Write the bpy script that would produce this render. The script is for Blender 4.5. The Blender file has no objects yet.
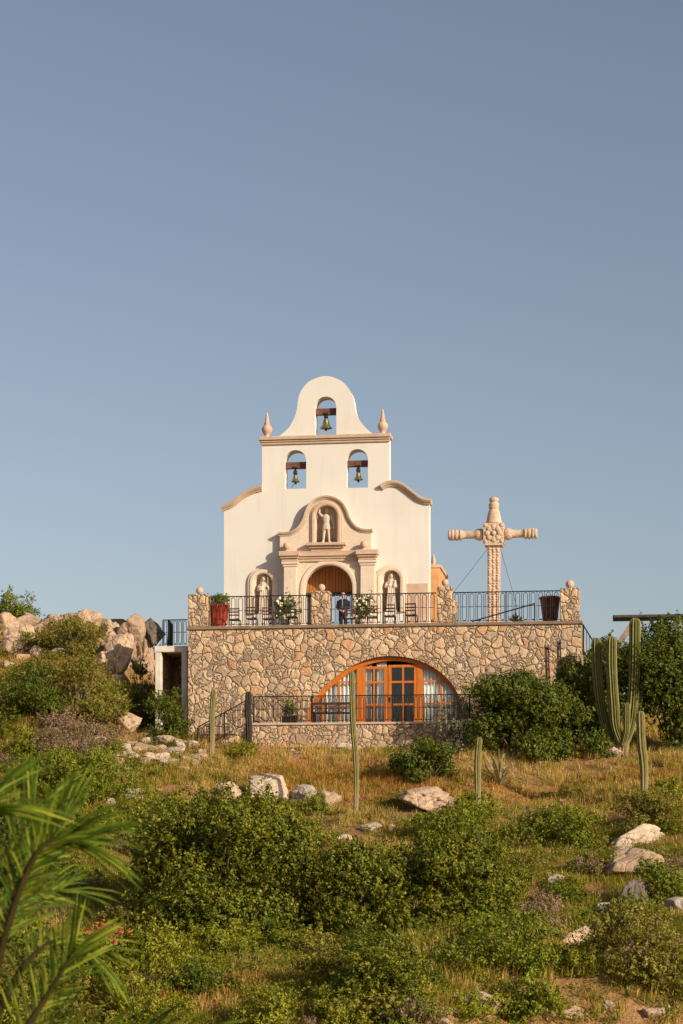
import bpy, math, random
import numpy as np
from mathutils import Vector, Matrix, noise
from mathutils.geometry import tessellate_polygon

random.seed(7); RNG = np.random.default_rng(7)
R = math.radians
scene = bpy.context.scene
COL = scene.collection

# ------------------------------------------------------------------ camera model
CX, HZ, F = 341.5, 850.0, 2000.0            # principal column, horizon row, focal length in px
def ray(px, py): return Vector(((px-CX)/F, 1.0, (HZ-py)/F))
def at(px, py, Y): return ray(px, py)*Y

cam = bpy.data.cameras.new("camera"); cam_o = bpy.data.objects.new("camera", cam); COL.objects.link(cam_o)
cam.sensor_fit = 'VERTICAL'; cam.sensor_height = 36.0
cam.lens = F*36.0/1024.0
cam.shift_y = (HZ-512.0)/1024.0
cam.clip_start = 0.1; cam.clip_end = 9000
cam_o.rotation_euler = (R(90), 0, 0)
cam.dof.use_dof = True; cam.dof.focus_distance = 82.0; cam.dof.aperture_fstop = 6.5
scene.camera = cam_o

# ------------------------------------------------------------------ light
SUN_AZ, SUN_EL = 47.0, 21.0                  # degrees to the right of straight behind the camera, elevation
SD = Vector((math.sin(R(SUN_AZ))*math.cos(R(SUN_EL)), -math.cos(R(SUN_AZ))*math.cos(R(SUN_EL)), math.sin(R(SUN_EL))))
sun = bpy.data.lights.new("sun", 'SUN'); sun.energy = 5.0; sun.angle = R(0.5); sun.color = (1.0, 0.85, 0.65)
sun_o = bpy.data.objects.new("sun", sun); COL.objects.link(sun_o)
sun_o.rotation_euler = SD.to_track_quat('Z', 'Y').to_euler(); sun_o.location = (40, -20, 60)
world = bpy.data.worlds.new("World"); scene.world = world; world.use_nodes = True
wn = world.node_tree; wn.nodes.clear()
w_out = wn.nodes.new("ShaderNodeOutputWorld"); w_bg = wn.nodes.new("ShaderNodeBackground")
w_sky = wn.nodes.new("ShaderNodeTexSky"); w_sky.sky_type = 'NISHITA'; w_sky.sun_disc = False
w_sky.sun_elevation = R(SUN_EL); w_sky.sun_rotation = math.atan2(SD.x, SD.y)
w_sky.altitude = 0; w_sky.air_density = 1.0; w_sky.dust_density = 1.2; w_sky.ozone_density = 1.2
w_hs = wn.nodes.new("ShaderNodeHueSaturation"); w_hs.inputs["Saturation"].default_value = 0.80
w_bg.inputs["Strength"].default_value = 0.094
wn.links.new(w_sky.outputs[0], w_hs.inputs["Color"]); w_tint = wn.nodes.new("ShaderNodeMixRGB"); w_tint.blend_type = "MULTIPLY"; w_tint.inputs[0].default_value = 1; w_tint.inputs[2].default_value = (1.03, .985, .99, 1)
wn.links.new(w_hs.outputs[0], w_tint.inputs[1]); wn.links.new(w_tint.outputs[0], w_bg.inputs[0])
wn.links.new(w_bg.outputs[0], w_out.inputs[0])
vs = scene.view_settings
vs.view_transform = 'Standard'; vs.look = 'None'; vs.exposure = 0.14; vs.gamma = 1.0; vs.use_curve_mapping = False
scene.render.engine = 'CYCLES'
scene.cycles.max_bounces = 6; scene.cycles.transparent_max_bounces = 6
scene.cycles.use_denoising = True

# ------------------------------------------------------------------ materials
class NT:
    def __init__(s, name):
        s.m = bpy.data.materials.new(name); s.m.use_nodes = True
        s.t = s.m.node_tree; s.t.nodes.clear()
        s.out = s.n("OutputMaterial"); s.geo = None
    def n(s, typ, **kw):
        nd = s.t.nodes.new("ShaderNode"+typ)
        for k, v in kw.items(): setattr(nd, k, v)
        return nd
    def l(s, a, b): s.t.links.new(a, b)
    def setv(s, sock, v):
        if hasattr(v, "is_linked") or hasattr(v, "links"): s.l(v, sock)
        else: sock.default_value = v
    def obj(s):
        return s.n("TexCoord").outputs["Object"]
    def pos(s):
        return s.n("NewGeometry").outputs["Position"]
    def noise(s, co, scale, detail=4, rough=.55, dist=0):
        nd = s.n("TexNoise"); s.l(co, nd.inputs["Vector"])
        nd.inputs["Scale"].default_value = scale; nd.inputs["Detail"].default_value = detail
        nd.inputs["Roughness"].default_value = rough; nd.inputs["Distortion"].default_value = dist
        return nd.outputs["Fac"]
    def voro(s, co, scale, feature='F1', rand=1.0):
        nd = s.n("TexVoronoi", feature=feature); s.l(co, nd.inputs["Vector"])
        nd.inputs["Scale"].default_value = scale; nd.inputs["Randomness"].default_value = rand
        return nd
    def ramp(s, fac, stops, interp='LINEAR'):
        nd = s.n("ValToRGB"); s.l(fac, nd.inputs[0]); cr = nd.color_ramp; cr.interpolation = interp
        while len(cr.elements) < len(stops): cr.elements.new(.5)
        for e, (p, c) in zip(cr.elements, stops):
            e.position = p; e.color = c if len(c) == 4 else (*c, 1)
        return nd.outputs[0]
    def mix(s, f, a, b, mode='MIX'):
        nd = s.n("MixRGB", blend_type=mode); s.setv(nd.inputs[0], f)
        for i, v in ((1, a), (2, b)):
            if isinstance(v, tuple): nd.inputs[i].default_value = v if len(v) == 4 else (*v, 1)
            else: s.l(v, nd.inputs[i])
        return nd.outputs[0]
    def math(s, op, a, b=0.0):
        nd = s.n("Math", operation=op); s.setv(nd.inputs[0], a); s.setv(nd.inputs[1], b); return nd.outputs[0]
    def bump(s, h, strength=.5, dist=.02, nrm=None):
        nd = s.n("Bump"); s.l(h, nd.inputs["Height"]); nd.inputs["Strength"].default_value = strength
        nd.inputs["Distance"].default_value = dist
        if nrm: s.l(nrm, nd.inputs["Normal"])
        return nd.outputs[0]
    def bsdf(s, color, rough=.8, nrm=None, metal=0, spec=.3):
        p = s.n("BsdfPrincipled")
        if isinstance(color, tuple): p.inputs["Base Color"].default_value = (*color[:3], 1)
        else: s.l(color, p.inputs["Base Color"])
        s.setv(p.inputs["Roughness"], rough); p.inputs["Metallic"].default_value = metal
        p.inputs["Specular IOR Level"].default_value = spec
        if nrm: s.l(nrm, p.inputs["Normal"])
        return p.outputs[0]
    def done(s, sh):
        s.l(sh, s.out.inputs[0]); return s.m

M = {}
def simple(name, col, rough=.7, var=.25, scale=6, bump=.0, bscale=30, metal=0, spec=.3):
    t = NT(name); co = t.obj()
    nz = t.noise(co, scale, 5)
    dk = tuple(c*(1-var) for c in col); lt = tuple(min(1, c*(1+var)) for c in col)
    c = t.ramp(nz, [(.3, dk), (.7, lt)])
    nr = t.bump(t.noise(co, bscale, 4), bump, .02) if bump else None
    M[name] = t.done(t.bsdf(c, rough, nr, metal, spec)); return M[name]

# rubble masonry
def rubble(name, scale=2.3, warm=0.0):
    t = NT(name); co = t.obj()
    nv = t.n("TexNoise"); t.l(co, nv.inputs["Vector"]); nv.inputs["Scale"].default_value = 1.7; nv.inputs["Detail"].default_value = 4
    ad = t.n("VectorMath", operation='MULTIPLY_ADD'); t.l(nv.outputs["Color"], ad.inputs[0]); ad.inputs[1].default_value = (.5,.5,.5); t.l(co, ad.inputs[2])
    c2 = ad.outputs[0]
    v = t.voro(c2, scale, 'F1', 1.0); e = t.voro(c2, scale, 'DISTANCE_TO_EDGE', 1.0)
    v2 = t.voro(c2, scale*2.3, 'F1', 1.0); e2 = t.voro(c2, scale*2.3, 'DISTANCE_TO_EDGE', 1.0)
    sep = t.n("SeparateColor"); t.l(v.outputs["Color"], sep.inputs[0]); sep2 = t.n("SeparateColor"); t.l(v2.outputs["Color"], sep2.inputs[0])
    # some stones are broken up into a few smaller ones
    pick = t.math('GREATER_THAN', sep.outputs[2], .72)
    rnd = t.mix(pick, sep.outputs[0], sep2.outputs[0])
    edge_s = t.math('DIVIDE', t.math('MULTIPLY', e2.outputs["Distance"], 1.0), 1.6)
    edge = t.math('MINIMUM', e.outputs["Distance"], t.math('ADD', edge_s, t.math('MULTIPLY', t.math('SUBTRACT', 1.0, pick), 9.0)))
    stone = t.ramp(rnd, [(0, (.22,.175,.13)), (.12, (.43,.34,.245)), (.26, (.56,.46,.34)), (.40, (.33,.295,.245)), (.52, (.60,.45,.30)),
                         (.64, (.50,.29,.155)), (.72, (.46,.395,.31)), (.86, (.64,.54,.41)), (.95, (.40,.27,.18))], 'CONSTANT')
    stone = t.mix(.46, stone, (.50,.405,.30)); stone = t.mix(1.0, stone, (1.0,.945,.90), "MULTIPLY")
    n1 = t.noise(co, 9, 6, .7); n2 = t.noise(co, 40, 4); n4 = t.noise(co, 4.5, 4, .6)
    stone = t.mix(.6, stone, t.ramp(n1, [(.3,(.33,.29,.26)),(.7,(.85,.82,.79))]), 'OVERLAY')
    stone = t.mix(t.ramp(n4, [(.55,(0,0,0)),(.7,(.5,.5,.5))]), stone, (.24,.19,.145))
    big = t.noise(co, .5, 3)
    stone = t.mix(.4, stone, t.ramp(big, [(.35,(.40,.36,.31)),(.65,(.70,.56,.43))]), 'OVERLAY')
    mort = t.ramp(edge, [(.0,(0,0,0)),(.016,(.12,.12,.12)),(.045,(1,1,1))])
    mc = t.ramp(t.noise(co, 1.4, 4), [(.35,(.30,.24,.18)),(.65,(.48,.40,.31))])
    col = t.mix(mort, mc, stone)
    h = t.ramp(edge, [(0,(0,0,0)),(.03,(.45,.45,.45)),(.11,(.88,.88,.88)),(.35,(1,1,1))])
    tilt = t.math('MULTIPLY', t.noise(c2, 3.0, 3), .9)
    hh = t.math('ADD', t.math('ADD', h, t.math('MULTIPLY', n1, .6)), tilt)
    nr = t.bump(hh, .9, .10)
    M[name] = t.done(t.bsdf(col, .92, nr, 0, .12))
rubble("rubble", 2.95)
rubble("rubble_small", 3.4)

# white lime stucco with faint weathering
t = NT("stucco"); co = t.obj()
n1 = t.noise(co, .55, 5, .6); n2 = t.noise(co, 25, 4)
mp = t.n("Mapping"); t.l(co, mp.inputs["Vector"]); mp.inputs["Scale"].default_value = (2.2, 2.2, .22)
st = t.noise(mp.outputs[0], 1.3, 5, .65)
c = t.mix(t.ramp(st, [(.50,(0,0,0)),(.75,(.32,.32,.32))]), t.ramp(n1, [(.3,(.67,.63,.57)),(.7,(.71,.68,.63))]), (.52,.465,.395))
M["stucco"] = t.done(t.bsdf(c, .92, t.bump(n2, .25, .02), 0, .1))
# carved cantera stone
def cantera(name, a, b):
    t = NT(name); co = t.obj()
    n1 = t.noise(co, 2.0, 6, .65); n2 = t.noise(co, 22, 5, .6)
    c = t.ramp(n1, [(.25, a), (.75, b)])
    c = t.mix(.35, c, t.ramp(n2, [(.3,(.3,.28,.27)),(.7,(.75,.75,.74))]), 'OVERLAY')
    M[name] = t.done(t.bsdf(c, .88, t.bump(n2, .45, .02), 0, .15))
cantera("cantera", (.47,.32,.225), (.62,.45,.335))
cantera("cantera_pale", (.60,.48,.375), (.72,.60,.48))
cantera("cantera_brown", (.40,.29,.205), (.56,.43,.32))
cantera("statue_stone", (.52,.42,.335), (.66,.56,.46))
t = NT("cross_stone"); co = t.obj()
n1 = t.noise(co, 1.6, 6, .7); n2 = t.noise(co, 20, 5, .65); n3 = t.noise(co, 4.5, 5, .7, .6)
c = t.ramp(n1, [(.28,(.48,.335,.24)),(.5,(.60,.45,.335)),(.72,(.69,.545,.425))])
c = t.mix(t.ramp(n3, [(.54,(0,0,0)),(.68,(.7,.7,.7))]), c, (.34,.255,.185))
c = t.mix(.4, c, t.ramp(n2, [(.3,(.25,.23,.22)),(.7,(.8,.8,.79))]), 'OVERLAY')
M["cross_stone"] = t.done(t.bsdf(c, .92, t.bump(t.math('ADD', n2, n3), .8, .05), 0, .1))
cantera("coping_stone", (.17,.12,.085), (.30,.22,.155))
cantera("paving", (.42,.33,.25), (.55,.45,.36))
simple("ochre_plaster", (.56,.30,.12), .9, .25, 1.5, .3)
simple("concrete", (.66,.59,.50), .9, .2, 2.2, .3)
simple("iron", (.018,.015,.014), .55, .3, 12)
simple("dark_metal", (.03,.028,.027), .5, .3, 6)
simple("bronze", (.22,.20,.085), .45, .45, 14, .2, 30, .75, .5)
simple("beam_wood", (.14,.065,.04), .75, .4, 5, .4)
simple("dark_wood", (.05,.028,.018), .6, .4, 6, .3)
simple("chair_wood", (.13,.06,.035), .6, .3, 6)
simple("cushion", (.72,.66,.58), .9, .08, 4)
simple("curtain", (.88,.86,.80), .95, .06, 2)
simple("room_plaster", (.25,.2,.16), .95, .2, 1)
simple("thatch", (.06,.055,.05), .9, .4, 8, .5)
simple("weathered_plank", (.28,.22,.17), .85, .3, 5, .4)
simple("red_glaze", (.42,.055,.018), .35, .4, 3.5, .25, 8, 0, .5)
simple("maroon_glaze", (.17,.04,.025), .45, .3, 4, .2, 8, 0, .4)
simple("soil", (.09,.055,.035), .95, .3, 9, .5)
simple("skin", (.50,.29,.20), .55, .08, 6)
simple("hair", (.02,.014,.01), .5, .3, 20)
simple("navy_cloth", (.012,.014,.03), .85, .2, 6)
simple("shirt", (.75,.72,.68), .85, .05, 6)
simple("black_cloth", (.012,.012,.015), .7, .2, 6)
simple("twig", (.20,.15,.11), .9, .3, 5)
simple("twig_grey", (.20,.18,.17), .9, .3, 5)
simple("bark", (.13,.09,.06), .95, .35, 6, .5)
simple("palm_bark", (.11,.075,.05), .95, .4, 6, .6)
simple("palm_stem", (.034,.026,.008), .95, .3, 8, 0, 30, 0, .05)
simple("blossom", (.55,.05,.07), .6, .3, 6)
simple("cream_flower", (.82,.72,.50), .7, .1, 6)

# varnished orange wood
t = NT("orange_wood"); co = t.obj()
mp = t.n("Mapping"); t.l(co, mp.inputs["Vector"]); mp.inputs["Scale"].default_value = (9, 9, .7)
g = t.noise(mp.outputs[0], 2.5, 5, .6)
c = t.ramp(g, [(.25,(.42,.105,.010)),(.55,(.58,.165,.016)),(.8,(.68,.225,.03))])
M["orange_wood"] = t.done(t.bsdf(c, .42, t.bump(g, .15, .01), 0, .4))
t = NT("door_planks"); co = t.obj()
mp = t.n("Mapping"); t.l(co, mp.inputs["Vector"]); mp.inputs["Scale"].default_value = (8, 8, .6)
g = t.noise(mp.outputs[0], 2, 5, .6)
wv = t.n("TexWave", wave_type='BANDS', bands_direction='X'); t.l(co, wv.inputs["Vector"]); wv.inputs["Scale"].default_value = 2.2
gr = t.ramp(wv.outputs["Fac"], [(.0,(0,0,0)),(.08,(1,1,1))])
c = t.mix(gr, (.06,.025,.01), t.ramp(g, [(.25,(.26,.085,.018)),(.75,(.46,.18,.042))]))
M["door_planks"] = t.done(t.bsdf(c, .55, t.bump(gr, .5, .02), 0, .3))
# window glass
t = NT("glass"); lwn = t.n("LayerWeight"); lw_ = t.math("ADD", t.math("MULTIPLY", t.math("POWER", lwn.outputs["Facing"], 4.0), .7), .05)
tr = t.n("BsdfTransparent"); tr.inputs[0].default_value = (.95,.96,.96,1)
gl = t.n("BsdfGlossy"); gl.inputs["Roughness"].default_value = .03
ms = t.n("MixShader"); t.l(lw_, ms.inputs[0]); t.l(tr.outputs[0], ms.inputs[1]); t.l(gl.outputs[0], ms.inputs[2])
M["glass"] = t.done(ms.outputs[0])

# boulders: weathered tan granite
def granite(name, a, b, c3, stain):
    t = NT(name); co = t.obj()
    oi = t.n("ObjectInfo")
    ad = t.n("VectorMath", operation='ADD'); t.l(co, ad.inputs[0]); t.l(oi.outputs["Location"], ad.inputs[1])
    p = ad.outputs[0]
    n1 = t.noise(p, 1.1, 7, .65, .4); n2 = t.noise(p, 7, 6, .7); n3 = t.noise(p, 2.3, 5, .7, 1.0)
    c = t.ramp(n1, [(.3, a), (.52, b), (.72, c3)])
    c = t.mix(.5, c, t.ramp(n2, [(.3,(.25,.24,.23)),(.7,(.8,.79,.78))]), 'OVERLAY')
    c = t.mix(t.ramp(n3, [(.56,(0,0,0)),(.68,(.75,.75,.75))]), c, stain)
    hv = t.mix(oi.outputs["Random"], (.9,.9,.9), (1.12,1.08,1.04)); c = t.mix(1.0, c, hv, 'MULTIPLY')
    vo = t.voro(p, .9, 'DISTANCE_TO_EDGE'); cr = t.ramp(vo.outputs["Distance"], [(0,(0,0,0)),(.03,(1,1,1))])
    h = t.math('ADD', t.math('MULTIPLY', n2, .8), t.math('MULTIPLY', cr, .25))
    M[name] = t.done(t.bsdf(c, .92, t.bump(h, .9, .10), 0, .15))
granite("granite", (.31,.22,.15), (.45,.325,.225), (.56,.42,.305), (.16,.12,.088))
granite("granite_pale", (.38,.30,.225), (.50,.405,.31), (.62,.52,.41), (.22,.175,.135))
granite("granite_grey", (.26,.22,.185), (.38,.33,.28), (.48,.42,.35), (.14,.12,.10))
granite("granite_shaded", (.10,.08,.065), (.16,.13,.105), (.22,.18,.145), (.07,.058,.048))  # darker copy of the granite, with the slab's shade put into its colour

# hillside earth
t = NT("hillside"); p = t.pos()
n1 = t.noise(p, .22, 6, .6); n2 = t.noise(p, 1.6, 6, .65); n3 = t.noise(p, 9, 5, .7)
c = t.ramp(n1, [(.32,(.24,.145,.055)),(.5,(.36,.205,.085)),(.68,(.45,.26,.125))])
c = t.mix(t.ramp(n2, [(.45,(0,0,0)),(.62,(.8,.8,.8))]), c, (.17,.125,.04))
c = t.mix(.6, c, t.ramp(n3, [(.3,(.25,.22,.19)),(.7,(.80,.76,.70))]), 'OVERLAY')
M["hillside"] = t.done(t.bsdf(c, .97, t.bump(t.math('ADD', n3, n2), .8, .12), 0, .08))

# leaves: hue differs leaf by leaf and spray by spray
def leafmat(name, cols, trans=.22, rough=.55, spec=.3, clump=1.3):
    t = NT(name); g = t.n("NewGeometry")
    oi = t.n("ObjectInfo")
    rnd = g.outputs["Random Per Island"]
    nz = t.noise(g.outputs["Position"], clump, 2)
    f = t.math('ADD', t.math('MULTIPLY', rnd, .55), t.math('MULTIPLY', nz, .55))
    k = len(cols)
    c = t.ramp(f, [(.12+.78*i/(k-1), cc) for i, cc in enumerate(cols)])
    sh = t.bsdf(c, rough, None, 0, spec)
    tl = t.n("BsdfTranslucent"); t.l(t.mix(1.0, c, (1.25,1.15,.5), 'MULTIPLY'), tl.inputs[0])
    ms = t.n("MixShader"); ms.inputs[0].default_value = trans; t.l(sh, ms.inputs[1]); t.l(tl.outputs[0], ms.inputs[2])
    M[name] = t.done(ms.outputs[0])
leafmat("leaf_green", [(.032,.060,.004), (.100,.140,.008), (.215,.235,.012), (.34,.32,.022)])
leafmat("leaf_mid", [(.015,.031,.003), (.070,.098,.006), (.185,.190,.011), (.32,.29,.018)])
leafmat("leaf_deep", [(.012,.028,.003), (.048,.080,.006), (.125,.150,.010), (.23,.235,.016)])
leafmat("leaf_olive", [(.07,.068,.009), (.155,.145,.016), (.255,.22,.028), (.34,.28,.05)])
leafmat("leaf_grey", [(.12,.12,.06), (.19,.185,.10), (.26,.25,.14), (.32,.30,.18)])
leafmat("leaf_dry", [(.16,.10,.055), (.24,.155,.09), (.32,.21,.125), (.38,.27,.17)])
leafmat("leaf_yellow", [(.075,.10,.005), (.17,.19,.010), (.28,.275,.016), (.38,.34,.035)])
leafmat("grass_dry", [(.27,.19,.045), (.44,.31,.08), (.58,.42,.13), (.66,.52,.21)], .3, .7, .15, .5)
leafmat("grass_green", [(.11,.12,.009), (.20,.20,.016), (.31,.28,.030), (.42,.36,.055)], .35, .6, .2, .45)
leafmat("grass_rust", [(.29,.125,.03), (.43,.20,.045), (.53,.29,.075), (.58,.39,.15)], .3, .7, .15, .6)
leafmat("palm_leaf", [(.016,.042,.003), (.045,.090,.006), (.125,.185,.012), (.36,.39,.035)], .35, .6, .15, 5)
leafmat("strap_dead", [(.26,.22,.13), (.36,.31,.19), (.44,.38,.26)], .15, .8, .1, 2)

# cactus skin: green ribs, corky brown foot
def cactus_mat(name, a, b, cork, zc, zs):
    t = NT(name); co = t.obj(); sx = t.n("SeparateXYZ"); t.l(co, sx.inputs[0])
    n = t.noise(co, 3, 4); n2 = t.noise(co, 26, 3)
    col = t.ramp(n, [(.3, a), (.7, b)])
    z = t.math('ADD', sx.outputs[2], t.math('MULTIPLY', n, .5))
    f = t.math('SUBTRACT', 1.0, t.math('DIVIDE', t.math('SUBTRACT', z, zc), zs))
    f = t.ramp(f, [(0,(0,0,0)),(1,(1,1,1))])
    col = t.mix(f, col, cork)
    M[name] = t.done(t.bsdf(col, .7, t.bump(n2, .3, .02), 0, .2))
cactus_mat("cactus", (.085,.098,.020), (.155,.155,.038), (.36,.24,.15), .55, .3)
cactus_mat("cactus_slim", (.13,.12,.038), (.24,.205,.075), (.36,.27,.16), .35, 1.1)
simple("cactus_rib", (.26,.235,.085), .8, .2, 8)
simple("cactus_dead", (.045,.036,.03), .9, .4, 4, .6)

# ------------------------------------------------------------------ mesh builders
class MB:
    """collects shapes and links them as one mesh object"""
    def __init__(s): s.v = []; s.f = []; s.mi = []; s.cur = 0; s.sm = []
    def add(s, vs_, fs, smooth=False):
        o = len(s.v); s.v += [tuple(p) for p in vs_]
        for f in fs: s.f.append(tuple(i+o for i in f)); s.mi.append(s.cur); s.sm.append(smooth)
        return s
    def box(s, a, b):
        x0,y0,z0 = a; x1,y1,z1 = b
        return s.add([(x0,y0,z0),(x1,y0,z0),(x1,y1,z0),(x0,y1,z0),(x0,y0,z1),(x1,y0,z1),(x1,y1,z1),(x0,y1,z1)],
                     [(0,3,2,1),(4,5,6,7),(0,1,5,4),(1,2,6,5),(2,3,7,6),(3,0,4,7)])
    def bar(s, p, q, w, d=None, up=(0,0,1)):
        """rectangular bar from p to q"""
        d = d or w; p = Vector(p); q = Vector(q); t_ = (q-p).normalized(); u_ = Vector(up)
        if abs(t_.dot(u_)) > .95: u_ = Vector((0,1,0))
        a = t_.cross(u_).normalized()*w*.5; b = t_.cross(a).normalized()*d*.5
        vv = [p-a-b,p+a-b,p+a+b,p-a+b,q-a-b,q+a-b,q+a+b,q-a+b]
        return s.add(vv, [(0,3,2,1),(4,5,6,7),(0,1,5,4),(1,2,6,5),(2,3,7,6),(3,0,4,7)])
    def tube(s, pts, r, seg=8, caps=True, closed=False):
        pts = [Vector(p) for p in pts]; n = len(pts)
        rs = r if isinstance(r, (list, tuple)) else [r]*n
        ref = None; vv = []; ff = []
        for i in range(n):
            if closed: t_ = (pts[(i+1) % n]-pts[i-1])
            else: t_ = pts[min(i+1,n-1)]-pts[max(i-1,0)]
            t_ = t_.normalized() if t_.length > 1e-9 else Vector((0,0,1))
            if ref is None:
                ref = Vector((0,0,1)) if abs(t_.z) < .9 else Vector((1,0,0))
            a = ref-t_*ref.dot(t_)
            if a.length < 1e-5: a = t_.orthogonal()
            a.normalize(); ref = a; b = t_.cross(a)
            for k in range(seg):
                an = 2*math.pi*k/seg
                vv.append(pts[i]+(a*math.cos(an)+b*math.sin(an))*rs[i])
        for i in range(n if closed else n-1):
            j = (i+1) % n
            for k in range(seg):
                k2 = (k+1) % seg
                ff.append((i*seg+k, i*seg+k2, j*seg+k2, j*seg+k))
        if caps and not closed:
            ff.append(tuple(range(seg-1,-1,-1))); ff.append(tuple((n-1)*seg+k for k in range(seg)))
        return s.add(vv, ff, True)
    def lathe(s, prof, c=(0,0,0), seg=20, axis='Z', flute=0, fl=0):
        """prof: list of (radius, height)"""
        vv = []; ff = []; n = len(prof)
        for r, h in prof:
            for k in range(seg):
                an = 2*math.pi*k/seg; rr = r*(1+flute*math.cos(fl*an)) if fl else r
                x, y, z = rr*math.cos(an), rr*math.sin(an), h
                if axis == 'X': x, y, z = h, x, y
                vv.append((c[0]+x, c[1]+y, c[2]+z))
        for i in range(n-1):
            for k in range(seg):
                k2 = (k+1) % seg
                ff.append((i*seg+k, i*seg+k2, (i+1)*seg+k2, (i+1)*seg+k))
        ff.append(tuple(range(seg-1,-1,-1))); ff.append(tuple((n-1)*seg+k for k in range(seg)))
        return s.add(vv, ff, True)
    def ball(s, c, r, seg=14, rings=9, sc=(1,1,1)):
        prof = [(max(1e-4, math.sin(math.pi*i/rings))*r, -math.cos(math.pi*i/rings)*r) for i in range(rings+1)]
        o = len(s.v); s.lathe(prof, (0,0,0), seg)
        for i in range(o, len(s.v)):
            x,y,z = s.v[i]; s.v[i] = (c[0]+x*sc[0], c[1]+y*sc[1], c[2]+z*sc[2])
        return s
    def slab(s, loops, y0, y1):
        """outer loop and holes in the (x,z) plane, extruded from depth y0 to y1"""
        def area(l): return sum(l[i][0]*l[(i+1) % len(l)][1]-l[(i+1) % len(l)][0]*l[i][1] for i in range(len(l)))
        L = []
        for i, l in enumerate(loops):
            l = list(l)
            if (area(l) > 0) != (i == 0): l.reverse()
            L.append(l)
        flat = [p for l in L for p in l]; n = len(flat)
        tri = tessellate_polygon([[Vector((x, z, 0)) for x, z in l] for l in L])
        vv = [(x, y0, z) for x, z in flat]+[(x, y1, z) for x, z in flat]; ff = []
        for a, b, c in tri:
            (ax,az),(bx,bz),(cx_,cz) = flat[a], flat[b], flat[c]
            ar = (bx-ax)*(cz-az)-(cx_-ax)*(bz-az)
            if abs(ar) < 1e-12: continue
            if ar < 0: b, c = c, b
            ff.append((a, b, c)); ff.append((a+n, c+n, b+n))
        o = 0
        for l in L:
            m = len(l)
            for i in range(m):
                a, b = o+i, o+(i+1) % m
                ff.append((b, a, a+n, b+n))
            o += m
        return s.add(vv, ff)
    def sweep(s, path, prof):
        """path in (x,z); prof: list of (offset along the path's left normal, depth y)"""
        n = len(path); vv = []; ff = []; k = len(prof)
        for i in range(n):
            a = Vector(path[max(i-1,0)]); b = Vector(path[min(i+1,n-1)]); t_ = (b-a).normalized(); nr = Vector((-t_.y, t_.x))
            for o, y in prof:
                vv.append((path[i][0]+nr.x*o, y, path[i][1]+nr.y*o))
        for i in range(n-1):
            for j in range(k):
                j2 = (j+1) % k
                ff.append((i*k+j, i*k+j2, (i+1)*k+j2, (i+1)*k+j))
        ff.append(tuple(range(k-1,-1,-1))); ff.append(tuple((n-1)*k+j for j in range(k)))
        return s.add(vv, ff)
    def build(s, name, mats, parent=None, base=None, fix=True):
        if base is None and parent is not None: base = BASE.get(parent.name, (0,0,0))
        bx, by, bz = base or (0,0,0)
        me = bpy.data.meshes.new(name)
        me.from_pydata([(x-bx, y-by, z-bz) for x,y,z in s.v], [], s.f)
        for m in (mats if isinstance(mats, (list, tuple)) else [mats]): me.materials.append(M[m] if isinstance(m, str) else m)
        me.polygons.foreach_set("material_index", s.mi); me.polygons.foreach_set("use_smooth", s.sm)
        me.update()
        if fix:
            import bmesh
            bm = bmesh.new(); bm.from_mesh(me); bmesh.ops.recalc_face_normals(bm, faces=bm.faces[:]); bm.to_mesh(me); bm.free()
        o = bpy.data.objects.new(name, me); COL.objects.link(o)
        if parent is not None:
            o.parent = parent
            if parent.name in BASE: BASE[o.name] = BASE[parent.name]
        return o
BASE = {}

def tag(o, label=None, cat=None, group=None, kind=None):
    for k, v in (("label", label), ("category", cat), ("group", group), ("kind", kind)):
        if v: o[k] = v
    return o
def bevel(o, w=.02, seg=2):
    m = o.modifiers.new("bevel", 'BEVEL'); m.width = w; m.segments = seg; m.limit_method = 'ANGLE'; m.angle_limit = R(40); return o
def copy_tree(o, parent=None):
    c = o.copy(); COL.objects.link(c)
    if parent is not None: c.parent = parent
    for ch in list(o.children): copy_tree(ch, c)
    return c

# raw numpy mesh of many little faces
def np_mesh(name, verts, faces_list, mat, smooth=False):
    """faces_list: list of (F,k) index arrays"""
    me = bpy.data.meshes.new(name)
    nv = len(verts); me.vertices.add(nv); me.vertices.foreach_set("co", np.asarray(verts, np.float32).ravel())
    nl = sum(f.size for f in faces_list); nf = sum(len(f) for f in faces_list)
    me.loops.add(nl); me.polygons.add(nf)
    me.loops.foreach_set("vertex_index", np.concatenate([f.ravel() for f in faces_list]).astype(np.int32))
    tot = np.concatenate([np.full(len(f), f.shape[1], np.int32) for f in faces_list])
    st_ = np.concatenate([[0], np.cumsum(tot)[:-1]]).astype(np.int32)
    me.polygons.foreach_set("loop_start", st_)
    me.polygons.foreach_set("loop_total", tot)
    me.polygons.foreach_set("use_smooth", np.full(nf, smooth))
    me.materials.append(M[mat]); me.update(calc_edges=True); me.validate()
    return me
def link(name, me, parent=None, loc=(0,0,0)):
    o = bpy.data.objects.new(name, me); COL.objects.link(o); o.location = loc
    if parent is not None: o.parent = parent
    return o
def unit(a): return a/np.maximum(1e-9, np.linalg.norm(a, axis=1, keepdims=True))

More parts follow.
